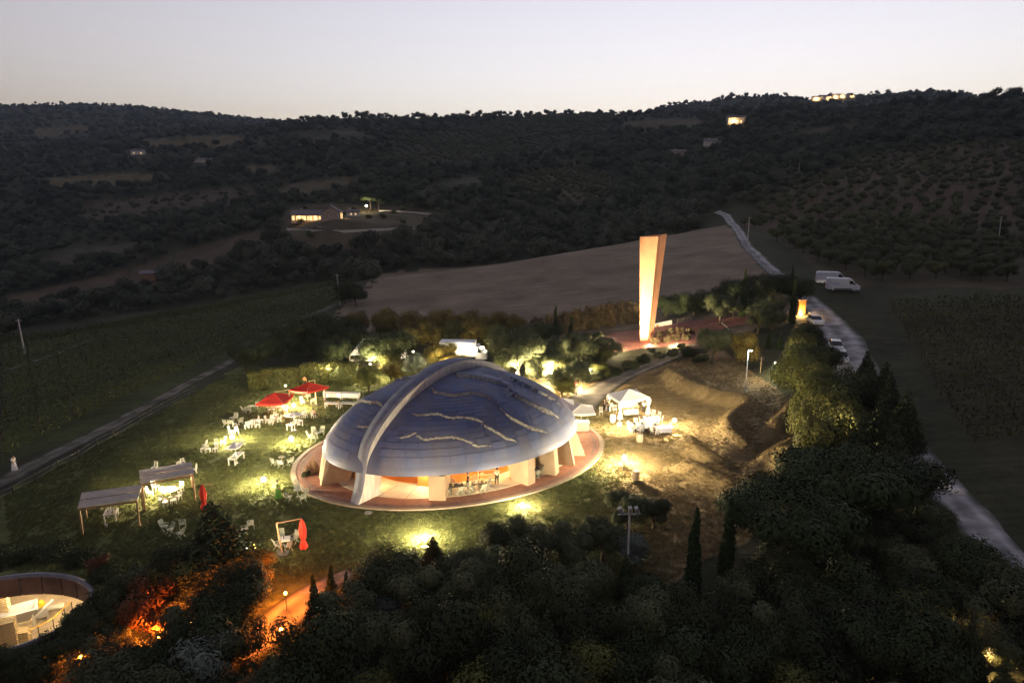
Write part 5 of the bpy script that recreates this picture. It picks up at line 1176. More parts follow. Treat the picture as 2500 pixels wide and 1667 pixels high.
def parasol(base, C, m, pole_m, label, arm=True, h=.75, valance=.22):
    o = empty('parasol', tuple(base), 0, label, 'parasol'); Cl = [p - base for p in C]; c = sum(Cl, Vector()) / 4; link('canopy', canopy_mesh('canopy', Cl, m, h, valance), o)
    top = c + Vector((0, 0, h)); 
    if arm:
        MB().bar((0, 0, 0), (0, 0, top.z + .15), .11).build('post', pole_m, o); MB().bar((0, 0, top.z + .12), top + Vector((0, 0, .1)), .08).build('arm', pole_m, o); MB().box(-.45, .45, -.45, .45, 0, .1).build('base', M['darksteel'], o)
    else:
        MB().tube([(c.x, c.y, 0), (c.x, c.y, top.z)], .03, 8).build('post', pole_m, o); MB().lathe([(.3, 0), (.3, .06), (.05, .1)], 12, (c.x, c.y, 0)).build('base', M['darksteel'], o)
    for q in Cl: MB().bar(top - Vector((0, 0, .05)), q + Vector((0, 0, .0)), .03).build('rib', pole_m, o)
    return o
a, b, c = A1(805,370,2.45), A1(1185,362,2.45), A1(1330,235,2.45); d = a + c - b
parasol(Vector((-27.9, 82.3, 0)), [a, b, c, d], M['redcloth'], M['palewood'], 'open red square parasol on the lawn above the bright lamp', h=.8)
a, b, c = A1(1255,178,2.5), A1(1515,203,2.5), A1(1810,130,2.5); d = a + c - b
parasol(Vector((-25.9, 86.6, 0)), [a, b, c, d], M['redcloth'], M['palewood'], 'open dark red square parasol nearest the clipped hedge', h=.8)
a, b, c, d = [A1(x, y, 2.1) for x, y in ((1180,525),(1350,538),(1470,480),(1310,478))]; parasol(Vector((a.x, a.y + .9, 0)), [a, b, c, d], M['cloth'], M['white'], 'flat square white parasol over the long table', False, .18, .06)
a, b, c, d = [A1(x, y, 2.1) for x, y in ((385,972),(560,975),(650,880),(515,878))]; parasol(Vector((a.x, a.y + .9, 0)), [a, b, c, d], M['cloth'], M['white'], 'flat square white parasol over the table by the hidden lamp', False, .18, .06)
def closed_parasol(base, rod, label, h=2.6, frame=True):
    o = empty('closed_parasol', tuple(base), 0, label, 'parasol'); mb = MB(); prof = [(.05, 0), (.20, -.35), (.27, -.9), (.22, -1.45), (.13, -1.75), (.20, -1.95), (.30, -2.3), (.26, -2.42)]; n = 18; hh = h / 2.6
    for r_, z in prof:
        for k in range(n): a = 2 * math.pi * k / n; q = r_ * (1 + .22 * math.cos(a * 5 + z)); mb.v.append((rod[0] + q * math.cos(a), rod[1] + q * math.sin(a), h + z * hh))
    for i in range(len(prof) - 1):
        for k in range(n): mb.f.append((i * n + k, i * n + (k + 1) % n, (i + 1) * n + (k + 1) % n, (i + 1) * n + k))
    mb.build('furled_canopy', M['redcloth'], o, smooth=True); MB().lathe([(.14, h - 1.72 * hh), (.16, h - 1.75 * hh), (.14, h - 1.78 * hh)], 12, (rod[0], rod[1], 0)).build('strap', M['redcloth'], o)
    if frame:
        MB().bar((0, 0, 0), (-.25, 0, h), .10).build('post', M['wood'], o); MB().bar((-.25, 0, h), (rod[0], rod[1], h + .08), .09).build('arm', M['wood'], o); MB().box(-.5, .5, -.4, .4, -.03, .14).build('base', M['darksteel'], o, bevel=.02)
    else: MB().tube([(rod[0], rod[1], 0), (rod[0], rod[1], h + .05)], .035, 8).build('post', M['wood'], o); MB().bar((rod[0], rod[1], h), (.9, .3, h - .1), .07).build('arm', M['wood'], o)
b0 = A2(1970,920); closed_parasol(b0, tuple(A2(2150,600,2.6) - b0)[:2], 'furled red cantilever parasol hanging from its wooden frame')
b0 = A2(1250,512); closed_parasol(b0, (0, 0), 'small furled red parasol standing behind the conifer top', 2.4, False)

# ------------------------------------------------------------------ gazebo, bar, barrels by the right of the shell
def gazebo():
    a, b, d = A3(800,648), A3(1172,582), A3(655,545); d = a + (d - a).normalized() * 3.6; c = b + d - a; cc = (a + b + c + d) / 4
    o = empty('gazebo', tuple(cc), 0, 'white party gazebo with gathered corner curtains', 'tent'); Q = [p - cc + Vector((0, 0, 2.3)) for p in (a, b, c, d)]
    link('canopy', canopy_mesh('canopy', Q, M['cloth'], .85, .3), o)
    for q in Q:
        MB().tube([(q.x, q.y, 0), (q.x, q.y, 2.3)], .03, 8).build('pole', M['white'], o); mb = MB(); prof = [(.10, 2.25), (.26, 1.9), (.20, 1.45), (.09, 1.1), (.20, .7), (.30, .15), (.32, .02)]; n = 16
        for r_, z in prof:
            for k in range(n): an = 2 * math.pi * k / n; w = r_ * (1 + .2 * math.cos(an * 4)); mb.v.append((q.x * .97 + w * math.cos(an), q.y * .97 + w * math.sin(an), z))
        for i in range(len(prof) - 1):
            for k in range(n): mb.f.append((i * n + k, i * n + (k + 1) % n, (i + 1) * n + (k + 1) % n, (i + 1) * n + k))
        mb.build('curtain', M['cloth'], o, smooth=True)
    MB().lathe([(.02, 2.5), (.12, 2.4), (.13, 2.25), (.04, 2.15)], 10, (.2, .2, 0)).build('hanging_lamp', M['lamp_warm'], o); glow(o, 1.95, WARM, .5 * LW, .12, .2, .2)
    # wicker sofas under the roof
    def sofa(p, rz, lb):
        s = empty('sofa', tuple(p), rz, lb, 'sofa'); MB().box(-.8, .8, -.4, .4, .12, .4).build('base', M['white'], s, bevel=.03); MB().box(-.78, .78, .25, .42, .40, .85).build('backrest', M['cloth'], s, bevel=.05)
        for x in (-.82, .82): MB().box(x - .09, x + .09, -.4, .4, .12, .62).build('armrest', M['white'], s, bevel=.03)
        for x in (-.37, .37): MB().box(x - .35, x + .35, -.38, .24, .405, .53).build('cushion', M['cloth'], s, bevel=.05)
        for x in (-.7, .7):
            for y in (-.33, .33): MB().bar((x, y, 0), (x, y, .14), .06).build('leg', M['darksteel'], s)
    sofa(A3(940,590), R(190), 'pale sofa facing out under the gazebo'); sofa(A3(880,500), R(10), 'second pale sofa at the back of the gazebo'); table(A3(1000,520), .2, .9, .5, 'low coffee table under the gazebo', 'palewood', .45, 2)
gazebo()
_bp = []
def barrel(p, lb, m='barrel'):
    o = empty('barrel', tuple(p), random.random(), lb, 'barrel'); n = 18; prof = [(.30, 0), (.36, .25), (.385, .47), (.36, .70), (.30, .94)]
    for k in range(n):   # staves
        a0, a1 = 2 * math.pi * k / n + .012, 2 * math.pi * (k + 1) / n - .012; V = [(r * math.cos(a), r * math.sin(a), z) for r, z in prof for a in (a0, a1)] + [(r * .88 * math.cos(a), r * .88 * math.sin(a), z) for r, z in prof for a in (a0, a1)]
        F = [];
        for i in range(4): F += [(2 * i, 2 * i + 1, 2 * i + 3, 2 * i + 2), (2 * i + 10, 2 * i + 12, 2 * i + 13, 2 * i + 11), (2 * i, 2 * i + 2, 2 * i + 12, 2 * i + 10), (2 * i + 1, 2 * i + 11, 2 * i + 13, 2 * i + 3)]
        F += [(8, 9, 19, 18), (0, 10, 11, 1)]
        me = bpy.data.meshes.new('stave'); me.from_pydata(V, [], F); me.materials.append(M[m]); link('stave', me, o)
    for z, r in ((.06, .325), (.24, .366), (.70, .368), (.88, .325)): MB().lathe([(r, z - .025), (r + .008, z), (r, z + .025)], 20, cap=False).build('hoop', M['steel'], o)
    MB().lathe([(.28, .90), (.01, .905)], 18).build('lid', M[m], o); MB().lathe([(.27, .04), (.01, .045)], 18).build('bottom', M[m], o)
barrel(A3(708,678), 'white painted barrel standing before the gazebo curtain', 'white'); barrel(A3(1055,935), 'oak barrel in front of the dining tables', 'barrel'); barrel(A3(1000,1415), 'oak barrel standing alone beside the bright lamp', 'barrel')
# dining tables
for (x, y), rz, lb, cl in [((1195,690), .1, 'dining table set with glasses nearest the gazebo', 'bluecloth'), ((1010,790), .15, 'dining table behind the oak barrel', 'bluecloth'), ((1350,820), .1, 'dining table next to the end lamp', 'bluecloth'), ((1130,770), .1, 'middle dining table between the others', 'cloth')]:
    table(A3(x, y), rz, 1.7, .85, lb, 'white', .76, 8, cl)
chairs(A3, [(1075,700),(1230,625),(1290,650),(1320,690),(1100,735)], 'white chair at the table nearest the gazebo', 'chairs at the table nearest the gazebo', 'white', A3(1195,690))
chairs(A3, [(1225,840),(1200,790),(1420,790),(1290,840)], 'white chair at the table next to the end lamp', 'chairs at the table next to the end lamp', 'white', A3(1350,820))
chairs(A3, [(955,830),(930,770),(1000,730),(1060,830)], 'white chair at the table behind the oak barrel', 'chairs at the table behind the oak barrel', 'white', A3(1010,790))
chairs(A3, [(740,560),(690,520),(560,590)], 'white chair left of the gazebo by the path', 'chairs left of the gazebo')
chair(A3(305,318), .3, 'white chair under the olive by the gravel path', 'chairs under the olive'); chair(A3(250,330), 5.8, 'low white stool under the olive by the path', 'chairs under the olive')
def bar_kiosk():
    a, b, c = A3(270,806), A3(398,808), A3(448,775); o = empty('bar_counter', tuple((a + b) / 2), R(4), 'tall white bar counter at the right tip of the dome', 'bar counter')
    for x0, x1 in ((-.75, -.08), (-.05, .62)): MB().box(x0, x1, -.04, 0, 0, 1.15).build('front_panel', M['white'], o, bevel=.008)
    MB().box(.64, .72, .0, .9, 0, 1.15).build('side_panel', M['white'], o); MB().box(-.85, .75, -.1, .95, 1.151, 1.2).build('counter_top', M['white'], o, bevel=.01); MB().box(-.72, .6, .85, .9, 0, 1.13).build('rear_panel', M['white'], o)
    q = (a + b) / 2
    for i in range(7): d = MB().lathe([(.04, 0), (.04, .2), (.015, .27), (.015, .34)], 8).build('bottle', M['glass'], None, (q.x - .6 + i * .18, q.y + .35 + .1 * (i % 2), q.z + 1.201), smooth=True); tag(d, 'dark bottle on the white bar counter', 'bottle', 'bottles on the bar counter')
    for i, (x, y, rz) in enumerate(((60,440,0), (310,520,.2))):
        t = A3(x, y, 2.6); C = [t + Vector((sx * 1.5, sy * 1.5, 0)) for sx, sy in ((-1, -1), (1, -1), (1, 1), (-1, 1))]; parasol(Vector((t.x, t.y, 0)), C, M['cloth'], M['white'], ('square white parasol behind the dome tip', 'square white parasol over the bar counter')[i], False, .7, .2)
    glow(o, 2.2, WARM, .6 * LW, .1, -.2, .6); MB().lathe([(.02, 2.42), (.08, 2.38), (.09, 2.3), (.02, 2.26)], 10, (-.2, .6, 0)).build('pendant_lamp', M['lamp_warm'], o)
bar_kiosk()

# ------------------------------------------------------------------ things inside the shell
def rack(p, rz, lb):
    o = empty('bottle_rack', tuple(p), rz, lb, 'shelf')
    for x in (-.85, .85): MB().box(x - .03, x + .03, -.18, .18, 0, 1.95).build('side', M['palewood'], o)
    for z in (.1, .55, 1.0, 1.45, 1.9): MB().box(-.82, .82, -.18, .18, z, z + .04).build('shelf', M['palewood'], o)
    for z in (.14, .59, 1.04, 1.49):
        for k in range(8):
            q = Matrix.Translation(p) @ Matrix.Rotation(rz, 4, 'Z') @ Vector((-.68 + k * .195, 0, z + .001)); d = MB().lathe([(.04, 0), (.04, .19), (.015, .25), (.015, .32)], 6).build('bottle', M['glass'], None, q, smooth=True); tag(d, 'wine bottle on the ' + lb, 'bottle', 'bottles on the ' + lb)
def inside(fx, fy, z=.119): x, y = d2w(DA * fx, DB * fy); return Vector((x, y, z))
def inu(rho, deg): return inside(rho * math.cos(R(deg)), rho * math.sin(R(deg)))
rack(inu(.78, -73), R(22), 'pale rack under the shell right of the front pier'); rack(inu(.80, -61), R(34), 'second pale rack under the shell near the right piers'); rack(inu(.76, -92), R(8), 'pale rack under the shell left of the front pier')
for k, (rho, dg) in enumerate([(.84, -98), (.82, -109), (.86, -68)]):
    fc = inu(rho, dg); nm = ('left of the front pier', 'beside the arch foot', 'between the racks and the piers')[k]; table(fc, .3, 1.3, .8, 'dark table under the shell ' + nm, 'darksteel', .74, 5)
    for a in (0.4, 2.0, 3.6, 5.2):
        q = fc + Vector((.85 * math.cos(a), .75 * math.sin(a), 0)); chair(q, a + math.pi / 2 - math.pi, 'chair at the dark table ' + nm, 'chairs inside ' + nm, 'fold')
# dark sculpted shards and plants on the terrace, left
for i, (px, py, h, w) in enumerate([(776,1152,1.75,.42), (768,1156,1.6,.36), (760,1158,1.25,.3), (753,1160,1.0,.26)]):
    p = gz(px, py, .10); mb = MB(); mb.add([(-w, -.10, 0), (w, -.10, 0), (w * .8, .12, 0), (-w * .8, .12, 0), (-w * .35 - .35, -.05, h), (w * .1 - .35, -.05, h * .94), (w * .1 - .35, .05, h * .92), (-w * .3 - .35, .05, h * .97)], [(0, 1, 2, 3), (4, 5, 6, 7), (0, 1, 5, 4), (1, 2, 6, 5), (2, 3, 7, 6), (3, 0, 4, 7)])
    o = mb.build('leaning_slab', M['wood'], None, tuple(p), R(20), bevel=.03); tag(o, ('tallest', 'second', 'third', 'lowest')[i] + ' of four dark slabs leaning together on the terrace', 'slab')
plant('shrub', gz(748, 1163, .10), .32, .4, 'small green pot plant beside the leaning slabs', 'plant', name='plant', sink=.05)
MB_cover = MB().lathe([(.35, -.02), (.35, .05), (.30, .06)], 16).build('drain_cover', M['steel'], None, tuple(P(899, 1252)), 0); tag(MB_cover, 'round metal cover in the grass before the arch foot', 'drain cover')

# ------------------------------------------------------------------ tall wedge sculpture, red ground and slab
def sculpture():
    b = P(1572, 832); o = empty('wedge_sculpture', tuple(b), 0, 'tall orange red steel wedge widening upward, floodlit', 'sculpture'); dep = b.y; k = dep / CP / FPX
    def at(px, py, dy=0):   # upright plane through the base, dy metres behind it
        d = ray(px, py); t = (b.y + dy) / d[1]; return Vector((t * d[0], b.y + dy, CAMZ + t * d[2])) - b
    tl, tm, trr = at(1562, 578), at(1607, 578), at(1628, 571, 1.4); bl, bm, br = at(1563, 831), at(1581, 835), at(1593, 826, .9); bl.z = bm.z = br.z = -.3
    def plate(name, q, th):
        nrm = (q[1] - q[0]).cross(q[3] - q[0]).normalized() * th; V = [p for p in q] + [p + nrm for p in q]; mb = MB().add(V, [(0, 1, 2, 3), (7, 6, 5, 4), (0, 4, 5, 1), (1, 5, 6, 2), (2, 6, 7, 3), (3, 7, 4, 0)]); return mb.build(name, M['corten'], o, bevel=.01)
    tk = (tl + trr) / 2 + Vector((0, .7, 0)); bk = (bl + br) / 2 + Vector((0, .4, 0)); bk.z = -.3
    plate('front_face', [bl, bm, tm, tl], -.06)
    # right face folded by a vertical crease
    tc = tm.lerp(trr, .45) + Vector((-.12, .25, 0)); bc = bm.lerp(br, .45) + Vector((-.05, .12, 0))
    plate('side_face', [bm, bc, tc, tm], -.06); plate('side_face', [bc, br, trr, tc], -.06); plate('back_face', [br, bk, tk, trr], -.06); plate('back_face', [bk, bl, tl, tk], -.06)
sculpture()
def patch(name, px_poly, m, lift, label, cat, sub=26):
    c = [P(*p) for p in px_poly]; x0, x1 = min(p.x for p in c), max(p.x for p in c); y0, y1 = min(p.y for p in c), max(p.y for p in c)
    xs = np.linspace(x0, x1, sub * 2); ys = np.linspace(y0, y1, sub * 2); X, Y = np.meshgrid(xs, ys, indexing='ij'); n = len(xs); idx = np.arange(n * n).reshape(n, n)
    Q = np.stack([idx[:-1, :-1], idx[1:, :-1], idx[1:, 1:], idx[:-1, 1:]], -1).reshape(-1, 4); cx, cy = X.ravel()[Q].mean(1), Y.ravel()[Q].mean(1)
    ok = inpoly(cx, cy, [(p.x, p.y) for p in c]); o = link(name, np_mesh(name, np.stack([X, Y, zf(X, Y) + lift], -1).reshape(-1, 3), Q[ok], m, True)); tag(o, label, cat, kind='structure')
patch('red_ramp', [(1432,838),(1500,812),(1560,806),(1600,800),(1680,785),(1770,775),(1830,772),(1835,785),(1760,805),(1700,838),(1640,846),(1560,852),(1480,866),(1438,862)], M['redearth'], .06, 'red gravel ground round the tall sculpture', 'ground')
for i, (x, y) in enumerate([(1610,822),(1635,815),(1660,812),(1685,815),(1625,835),(1650,830),(1675,830),(1600,838)]): pl(x, y, 'reed', .55, .4, 'low pale tuft of dry stems on the bank beside the sculpture', 'dry tufts beside the sculpture')
globe_lamp(1586, 846, .5, 'low lamp at the foot of the sculpture', h=.3, rad=.08)
a, b = P(1598, 800), P(1640, 792); w = empty('concrete_wall', tuple(a), math.atan2(b.y - a.y, b.x - a.x), 'low pale wall block right of the sculpture', 'wall'); L_ = (b - a).length; MB().prism([(0, -.2), (L_, -.2), (L_, 1.3), (0, .7)], 0, .5).build('block', M['plaster'], w, bevel=.02); MB().lathe([(.25, 0), (.25, .02)], 14).build('round_hole', M['orange'], w, (.55, -.01, .35)).rotation_euler = (R(90), 0, 0)
# gatepost glowing right
p = P(1960, 770); g = empty('gatepost', tuple(p), R(10), 'orange lit square gatepost behind the cypress', 'gatepost'); MB().box(-.65, .65, .3, .8, -.2, 2.6).build('shaft', M['orange'], g, bevel=.03); MB().box(-.75, .75, .22, .88, 2.601, 2.75).build('cap', M['pier'], g, bevel=.02)

# ------------------------------------------------------------------ tent and box truck behind the shell
def marquee():
    q = P(925, 888); o = empty('marquee', tuple(q), R(12), 'cream marquee tent half hidden by the trees behind the dome', 'tent'); L_, w, e, r_ = 9.0, 5.0, 2.2, 4.3
    V = [(-L_ / 2, -w / 2, e), (L_ / 2, -w / 2, e), (L_ / 2, w / 2, e), (-L_ / 2, w / 2, e), (-L_ / 2 + 2.2, 0, r_), (L_ / 2 - .8, 0, r_)]
    MB().add(V, [(0, 1, 5, 4), (1, 2, 5), (2, 3, 4, 5), (3, 0, 4)]).build('roof', M['cloth'], o); 
    for x in (-L_ / 2, 0, L_ / 2):
        for y in (-w / 2, w / 2): MB().tube([(x, y, 0), (x, y, e)], .05, 8).build('pole', M['white'], o)
    MB().box(-L_ / 2, L_ / 2, w / 2 - .03, w / 2, 0, e - .01).build('back_wall', M['cloth'], o)
    p2 = P(985, 868); glow(o, 1.9, COLD, .7 * LW, .1, 3.2, -3.4); MB().lathe([(.02, 2.0), (.1, 1.98), (.12, 1.9), (.02, 1.85)], 10, (3.2, -3.4, 0)).build('work_lamp', M['lamp_white'], o); MB().tube([(3.2, -3.4, 0), (3.2, -3.4, 1.86)], .03, 6).build('lamp_stand', M['darksteel'], o); glow(o, 1.7, AMBER, .35 * LW, .1, .5, -1.0)
marquee()
def wheel(parent, x, y, r=.34):
    w = MB().lathe([(r * .55, -.1), (r * .95, -.1), (r, -.06), (r, .06), (r * .95, .1), (r * .55, .1)], 18, cap=False).build('wheel', M['rubber'], parent, (x, y, r), smooth=True); w.rotation_euler = (R(90), 0, 0)
    MB().lathe([(.01, .06), (r * .5, .05), (r * .56, .09), (r * .56, -.09), (r * .5, -.05), (.01, -.06)], 14).build('rim', M['steel'], w)
def van_parts(o, paint, text=False):
    W2 = 1.0; prof = [(-3.0, .42), (-3.02, 1.0), (-2.95, 2.45), (-2.8, 2.6), (1.0, 2.6), (1.5, 2.5), (2.15, 1.62), (2.85, 1.36), (3.0, 1.15), (3.0, .42)]
    MB().prism(prof, -W2, W2).build('body', paint, o, bevel=.07, seg=2)
    for s in (-1, 1):
        y0, y1 = sorted((s * (W2 + .004), s * (W2 + .012)))
        MB().prism([(1.02, 1.55), (1.95, 1.55), (1.55, 2.2), (1.02, 2.2)], y0, y1).build('side_window', M['glass'], o); MB().prism([(-1.55, .48), (1.5, .48), (1.5, .68), (-1.55, .68)], y0, y1).build('sill_trim', M['rubber'], o)
        y0, y1 = sorted((s * W2, s * (W2 + .18))); MB().box(1.85, 2.0, y0, y1, 1.45, 1.75).build('mirror', M['rubber'], o)
        for x in (-1.35, -.15): y0, y1 = sorted((s * (W2 + .002), s * (W2 + .006))); MB().box(x - .008, x + .008, y0, y1, .75, 2.4).build('door_seam', M['rubber'], o)
    d = Vector((2.15 - 1.5, 0, 1.62 - 2.5)).normalized(); n = Vector((-d.z, 0, d.x)) * -1; n = Vector((.80, 0, .60)) * .012
    a, b = Vector((1.58, 0, 2.42)), Vector((2.1, 0, 1.70)); MB().add([a + n + Vector((0, -.85, 0)), a + n + Vector((0, .85, 0)), b + n + Vector((0, .92, 0)), b + n + Vector((0, -.92, 0)), a - n + Vector((0, -.85, 0)), a - n + Vector((0, .85, 0)), b - n + Vector((0, .92, 0)), b - n + Vector((0, -.92, 0))], [(0, 1, 2, 3), (7, 6, 5, 4), (0, 4, 5, 1), (1, 5, 6, 2), (2, 6, 7, 3), (3, 7, 4, 0)]).build('windscreen', M['glass'], o)
    for x in (-1.9, 2.0):
        for y in (-.88, .88): wheel(o, x, y)
    for y in (-.7, .7): MB().box(2.98, 3.03, y - .18, y + .18, .95, 1.15).build('headlight', M['steel'], o, bevel=.02); MB().box(-3.05, -3.0, y * 1.25 - .07, y * 1.25 + .07, 1.0, 1.5).build('tail_light', M['redcloth'], o)
    MB().box(2.9, 3.08, -.95, .95, .35, .6).build('bumper', M['rubber'], o, bevel=.03); MB().box(-3.08, -2.98, -.95, .95, .4, .55).build('rear_step', M['rubber'], o)
    if text:
        bl = mat('van_lettering', (.22, .26, .48), .5)
        for k in range(8): MB().box(-2.3 + k * .22, -2.3 + k * .22 + .14, -W2 - .012, -W2 - .004, 1.5, 1.82 - .06 * (k % 3)).build('lettering', bl, o)
        MB().box(-1.9, -.5, -W2 - .012, -W2 - .004, 1.3, 1.37).build('lettering', bl, o)
p = P(2056, 711); v = empty('panel_van', (p.x, p.y, p.z), R(-16), 'white panel van with blue side lettering in front of the grove', 'van'); van_parts(v, M['vanpaint'], True)
p = P(2030, 697); v = empty('panel_van', (p.x + .4, p.y + 1.0, z1(p.x + .4, p.y + 1.0)), R(-14), 'plain white panel van parked behind the lettered one', 'van'); van_parts(v, M['vanpaint'])
p = P(1138, 880); t = empty('box_truck', (p.x, p.y, p.z), R(-4), 'white box truck behind the tallest tree by the dome', 'truck'); MB().box(-4.2, 1.6, -1.1, 1.1, .9, 3.35).build('cargo_box', M['vanpaint'], t, bevel=.04)
MB().prism([(1.66, .45), (1.66, 2.75), (2.2, 2.7), (2.95, 1.7), (3.5, 1.5), (3.6, .45)], -1.0, 1.0).build('cab', M['vanpaint'], t, bevel=.06)
for s in (-1, 1): y0, y1 = sorted((s * 1.004, s * 1.014)); MB().prism([(1.95, 1.6), (2.75, 1.6), (2.2, 2.4), (1.95, 2.4)], y0, y1).build('side_window', M['glass'], t)
MB().add([(2.27, -.85, 2.64), (2.27, .85, 2.64), (2.93, .9, 1.76), (2.93, -.9, 1.76), (2.2, -.85, 2.58), (2.2, .85, 2.58), (2.86, .9, 1.70), (2.86, -.9, 1.70)], [(0, 1, 2, 3), (7, 6, 5, 4), (0, 4, 5, 1), (1, 5, 6, 2), (2, 6, 7, 3), (3, 7, 4, 0)]).build('windscreen', M['glass'], t)
MB().box(-4.0, 1.64, -.9, .9, .5, .89).build('chassis', M['rubber'], t)
for x in (-2.6, 2.7):
    for y in (-.85, .85): wheel(t, x, y, .4)
# white frame stall between truck and dome
q = P(1160, 885); f = empty('stall_frame', tuple(q), R(-8), 'white framed stall with a bright lamp strip behind the arch top', 'stall')
for x in (-1.4, 1.4):
    for y in (-1, 1): MB().bar((x, y, 0), (x, y, 2.5), .07).build('post', M['white'], f)
for a, b in (((-1.4, -1, 2.5), (1.4, -1, 2.5)), ((-1.4, 1, 2.5), (1.4, 1, 2.5)), ((-1.4, -1, 2.5), (-1.4, 1, 2.5)), ((1.4, -1, 2.5), (1.4, 1, 2.5)), ((-1.4, -1, 2.5), (1.4, 1, 2.5))): MB().bar(a, b, .08).build('rail', M['white'], f)
MB().bar((-1.2, -.2, 2.3), (1.3, .7, 2.35), .14).build('lamp_strip', M['lamp_warm'], f); glow(f, 2.0, WARM, .2 * LW, .15)
def car(px, py, rz, paint, lb):
    p = P(px, py); o = empty('parked_car', tuple(p), rz, lb, 'car'); W2 = .88
    MB().prism([(-2.1, .35), (-2.15, .8), (-2.0, 1.0), (1.0, .98), (2.0, .82), (2.15, .6), (2.1, .35)], -W2, W2).build('body', paint, o, bevel=.09, seg=2)
    V = []
    for y, ins in ((-W2 + .06, 0), (W2 - .06, 0)): V += [(-1.95, y, .97), (1.05, y, .95), (.25, y * .82, 1.45), (-1.5, y * .82, 1.47)]
    MB().add(V, [(0, 1, 2, 3), (7, 6, 5, 4), (0, 4, 5, 1), (1, 5, 6, 2), (2, 6, 7, 3), (3, 7, 4, 0)]).build('cabin_glass', M['glass'], o, bevel=.04); MB().box(-1.5, .25, -.66, .66, 1.455, 1.50).build('roof', paint, o, bevel=.02)
    for x in (-1.3, 1.3):
        for y in (-.8, .8): wheel(o, x, y, .31)
    for y in (-.6, .6): MB().box(2.06, 2.13, y - .16, y + .16, .62, .76).build('headlight', M['steel'], o); MB().box(-2.16, -2.1, y - .14, y + .14, .72, .85).build('tail_light', M['redcloth'], o)
def road_dir(i): d = road_pts[i + 1] - road_pts[i]; return math.atan2(d.y, d.x)
car(2052, 882, road_dir(8), M['vanpaint'], 'white car half hidden by the trees, lower of the pair by the road'); car(2040, 856, road_dir(8), M['carsilver'], 'silver car parked behind the white one by the road'); car(1990, 792, road_dir(6), M['carsilver'], 'silver car parked beside the lit gatepost')

# ------------------------------------------------------------------ poles and fences
def power_pole(px, py, h, lb, lean=0.):
    p = P(px, py); o = empty('power_pole', tuple(p), 0, lb, 'pole'); MB().tube([(0, 0, -.3), (-lean * .5, 0, h * .5), (-lean, 0, h)], [.17, .14, .10], 8).build('pole', M['pole'], o)
    MB().bar((-lean - .5, 0, h - .35), (-lean + .5, 0, h - .35), .09).build('crossarm', M['steel'], o)
    for x in (-.42, .0, .42): MB().lathe([(.03, 0), (.06, .05), (.03, .1), (.05, .15), (.02, .2)], 8, (-lean + x, 0, h - .3)).build('insulator', M['white'], o)
power_pole(831, 746, 7.9, 'pale leaning power pole at the corner of the ploughed field', .5); power_pole(61, 864, 6.6, 'pale power pole alone in the left vineyard', .3); power_pole(1825, 597, 7.8, 'power pole at the left edge of the gravel road'); power_pole(2437, 594, 7.6, 'power pole in the olive grove right of the vans', .2); power_pole(1948, 447, 9.0, 'distant pole among the trees above the orchard')
def fence(pts, h, lb, name='post_fence', wires=(.35, .8), sub=1):
    o = empty(name, tuple(pts[0]), 0, lb, 'fence'); b = pts[0]
    for p in pts: MB().bar(p - b - Vector((0, 0, .15)), p - b + Vector((0, 0, h)), .09).build('post', M['post'], o)
    for z in wires:
        for a, c in zip(pts[:-1], pts[1:]): MB().bar(a - b + Vector((0, 0, h * z)), c - b + Vector((0, 0, h * z)), .012).build('wire', M['steel'], o)
fence([P(*p) for p in [(-20,1232),(32,1207),(87,1177),(142,1146),(193,1120),(237,1090),(278,1070),(312,1050),(342,1032),(372,1015),(398,1000),(421,988),(448,972),(476,958)]], 1.05, 'wire fence on dark posts along the farm track')
rf = []
for k in range(26): t = k / 25; rf.append(P(1808 + (1902 - 1808) * t, 598 + (692 - 598) * t ** .98))
fence(rf, 1.2, 'dark wire fence along the left edge of the gravel road')
fence([P(*p) for p in [(1643,790),(1654,789),(1672,788),(1692,786)]], .9, 'white rope barrier on the red mound', 'rope_barrier', (.9,))
MB().tube([Vector((0, 0, .9)), Vector((.5, -.6, .55)), Vector((.8, -2.2, .05))], .04, 6).build('white_hose', M['white'], None, tuple(P(1760, 800)))
tag(bpy.data.objects['white_hose'], 'white hose hanging below the round bright olive', 'hose')

# ------------------------------------------------------------------ far houses
def house(px, py, L_, w, h, rh, rz, lb, wins, lit='window_lit', wallm='stonewall'):
    p = P(px, py); o = empty('house', tuple(p), rz, lb, 'house')
    MB().prism([(-w / 2, -1.5), (w / 2, -1.5), (w / 2, h), (0, h + rh), (-w / 2, h)], -L_ / 2, L_ / 2).build('wall', M[wallm], o).rotation_euler = (0, 0, R(90))
    rf_ = None
    for s in (-1, 1):
        a, b = (s * (w / 2 + .5), h - .25 * 2 * rh / w), (0, h + rh + .05); mb = MB().prism([a, b, (b[0], b[1] + .22), (a[0], a[1] + .22)], -L_ / 2 - .4, L_ / 2 + .4); rf_ = mb.build('roof', M['roof'], o); rf_.rotation_euler = (0, 0, R(90))
    MB().box(-L_ * .2 - .35, -L_ * .2 + .35, -.3, .3, h + rh * .5, h + rh + 1.0).build('chimney', M[wallm], o)
    for x, z0, z1_, ww in wins:
        f = MB().box(x - ww / 2 - .08, x + ww / 2 + .08, -w / 2 - .06, -w / 2 - .01, z0 - .08, z1_ + .08).build('window', M['white'], o); MB().box(x - ww / 2, x + ww / 2, -w / 2 - .085, -w / 2 - .062, z0, z1_).build('pane', M[lit], f)
    return o
hm = house(752, 538, 15, 8.5, 3.0, 1.9, R(6), 'long low stone farmhouse with lit porch windows on the knoll', [(-6.4, .1, 2.3, 1.3), (-3.8, .1, 2.3, 2.2), (-1.1, .1, 2.3, 1.9), (1.6, .1, 2.3, 2.4), (4.6, .1, 2.3, 1.6), (6.6, .2, 2.2, 1.0)])
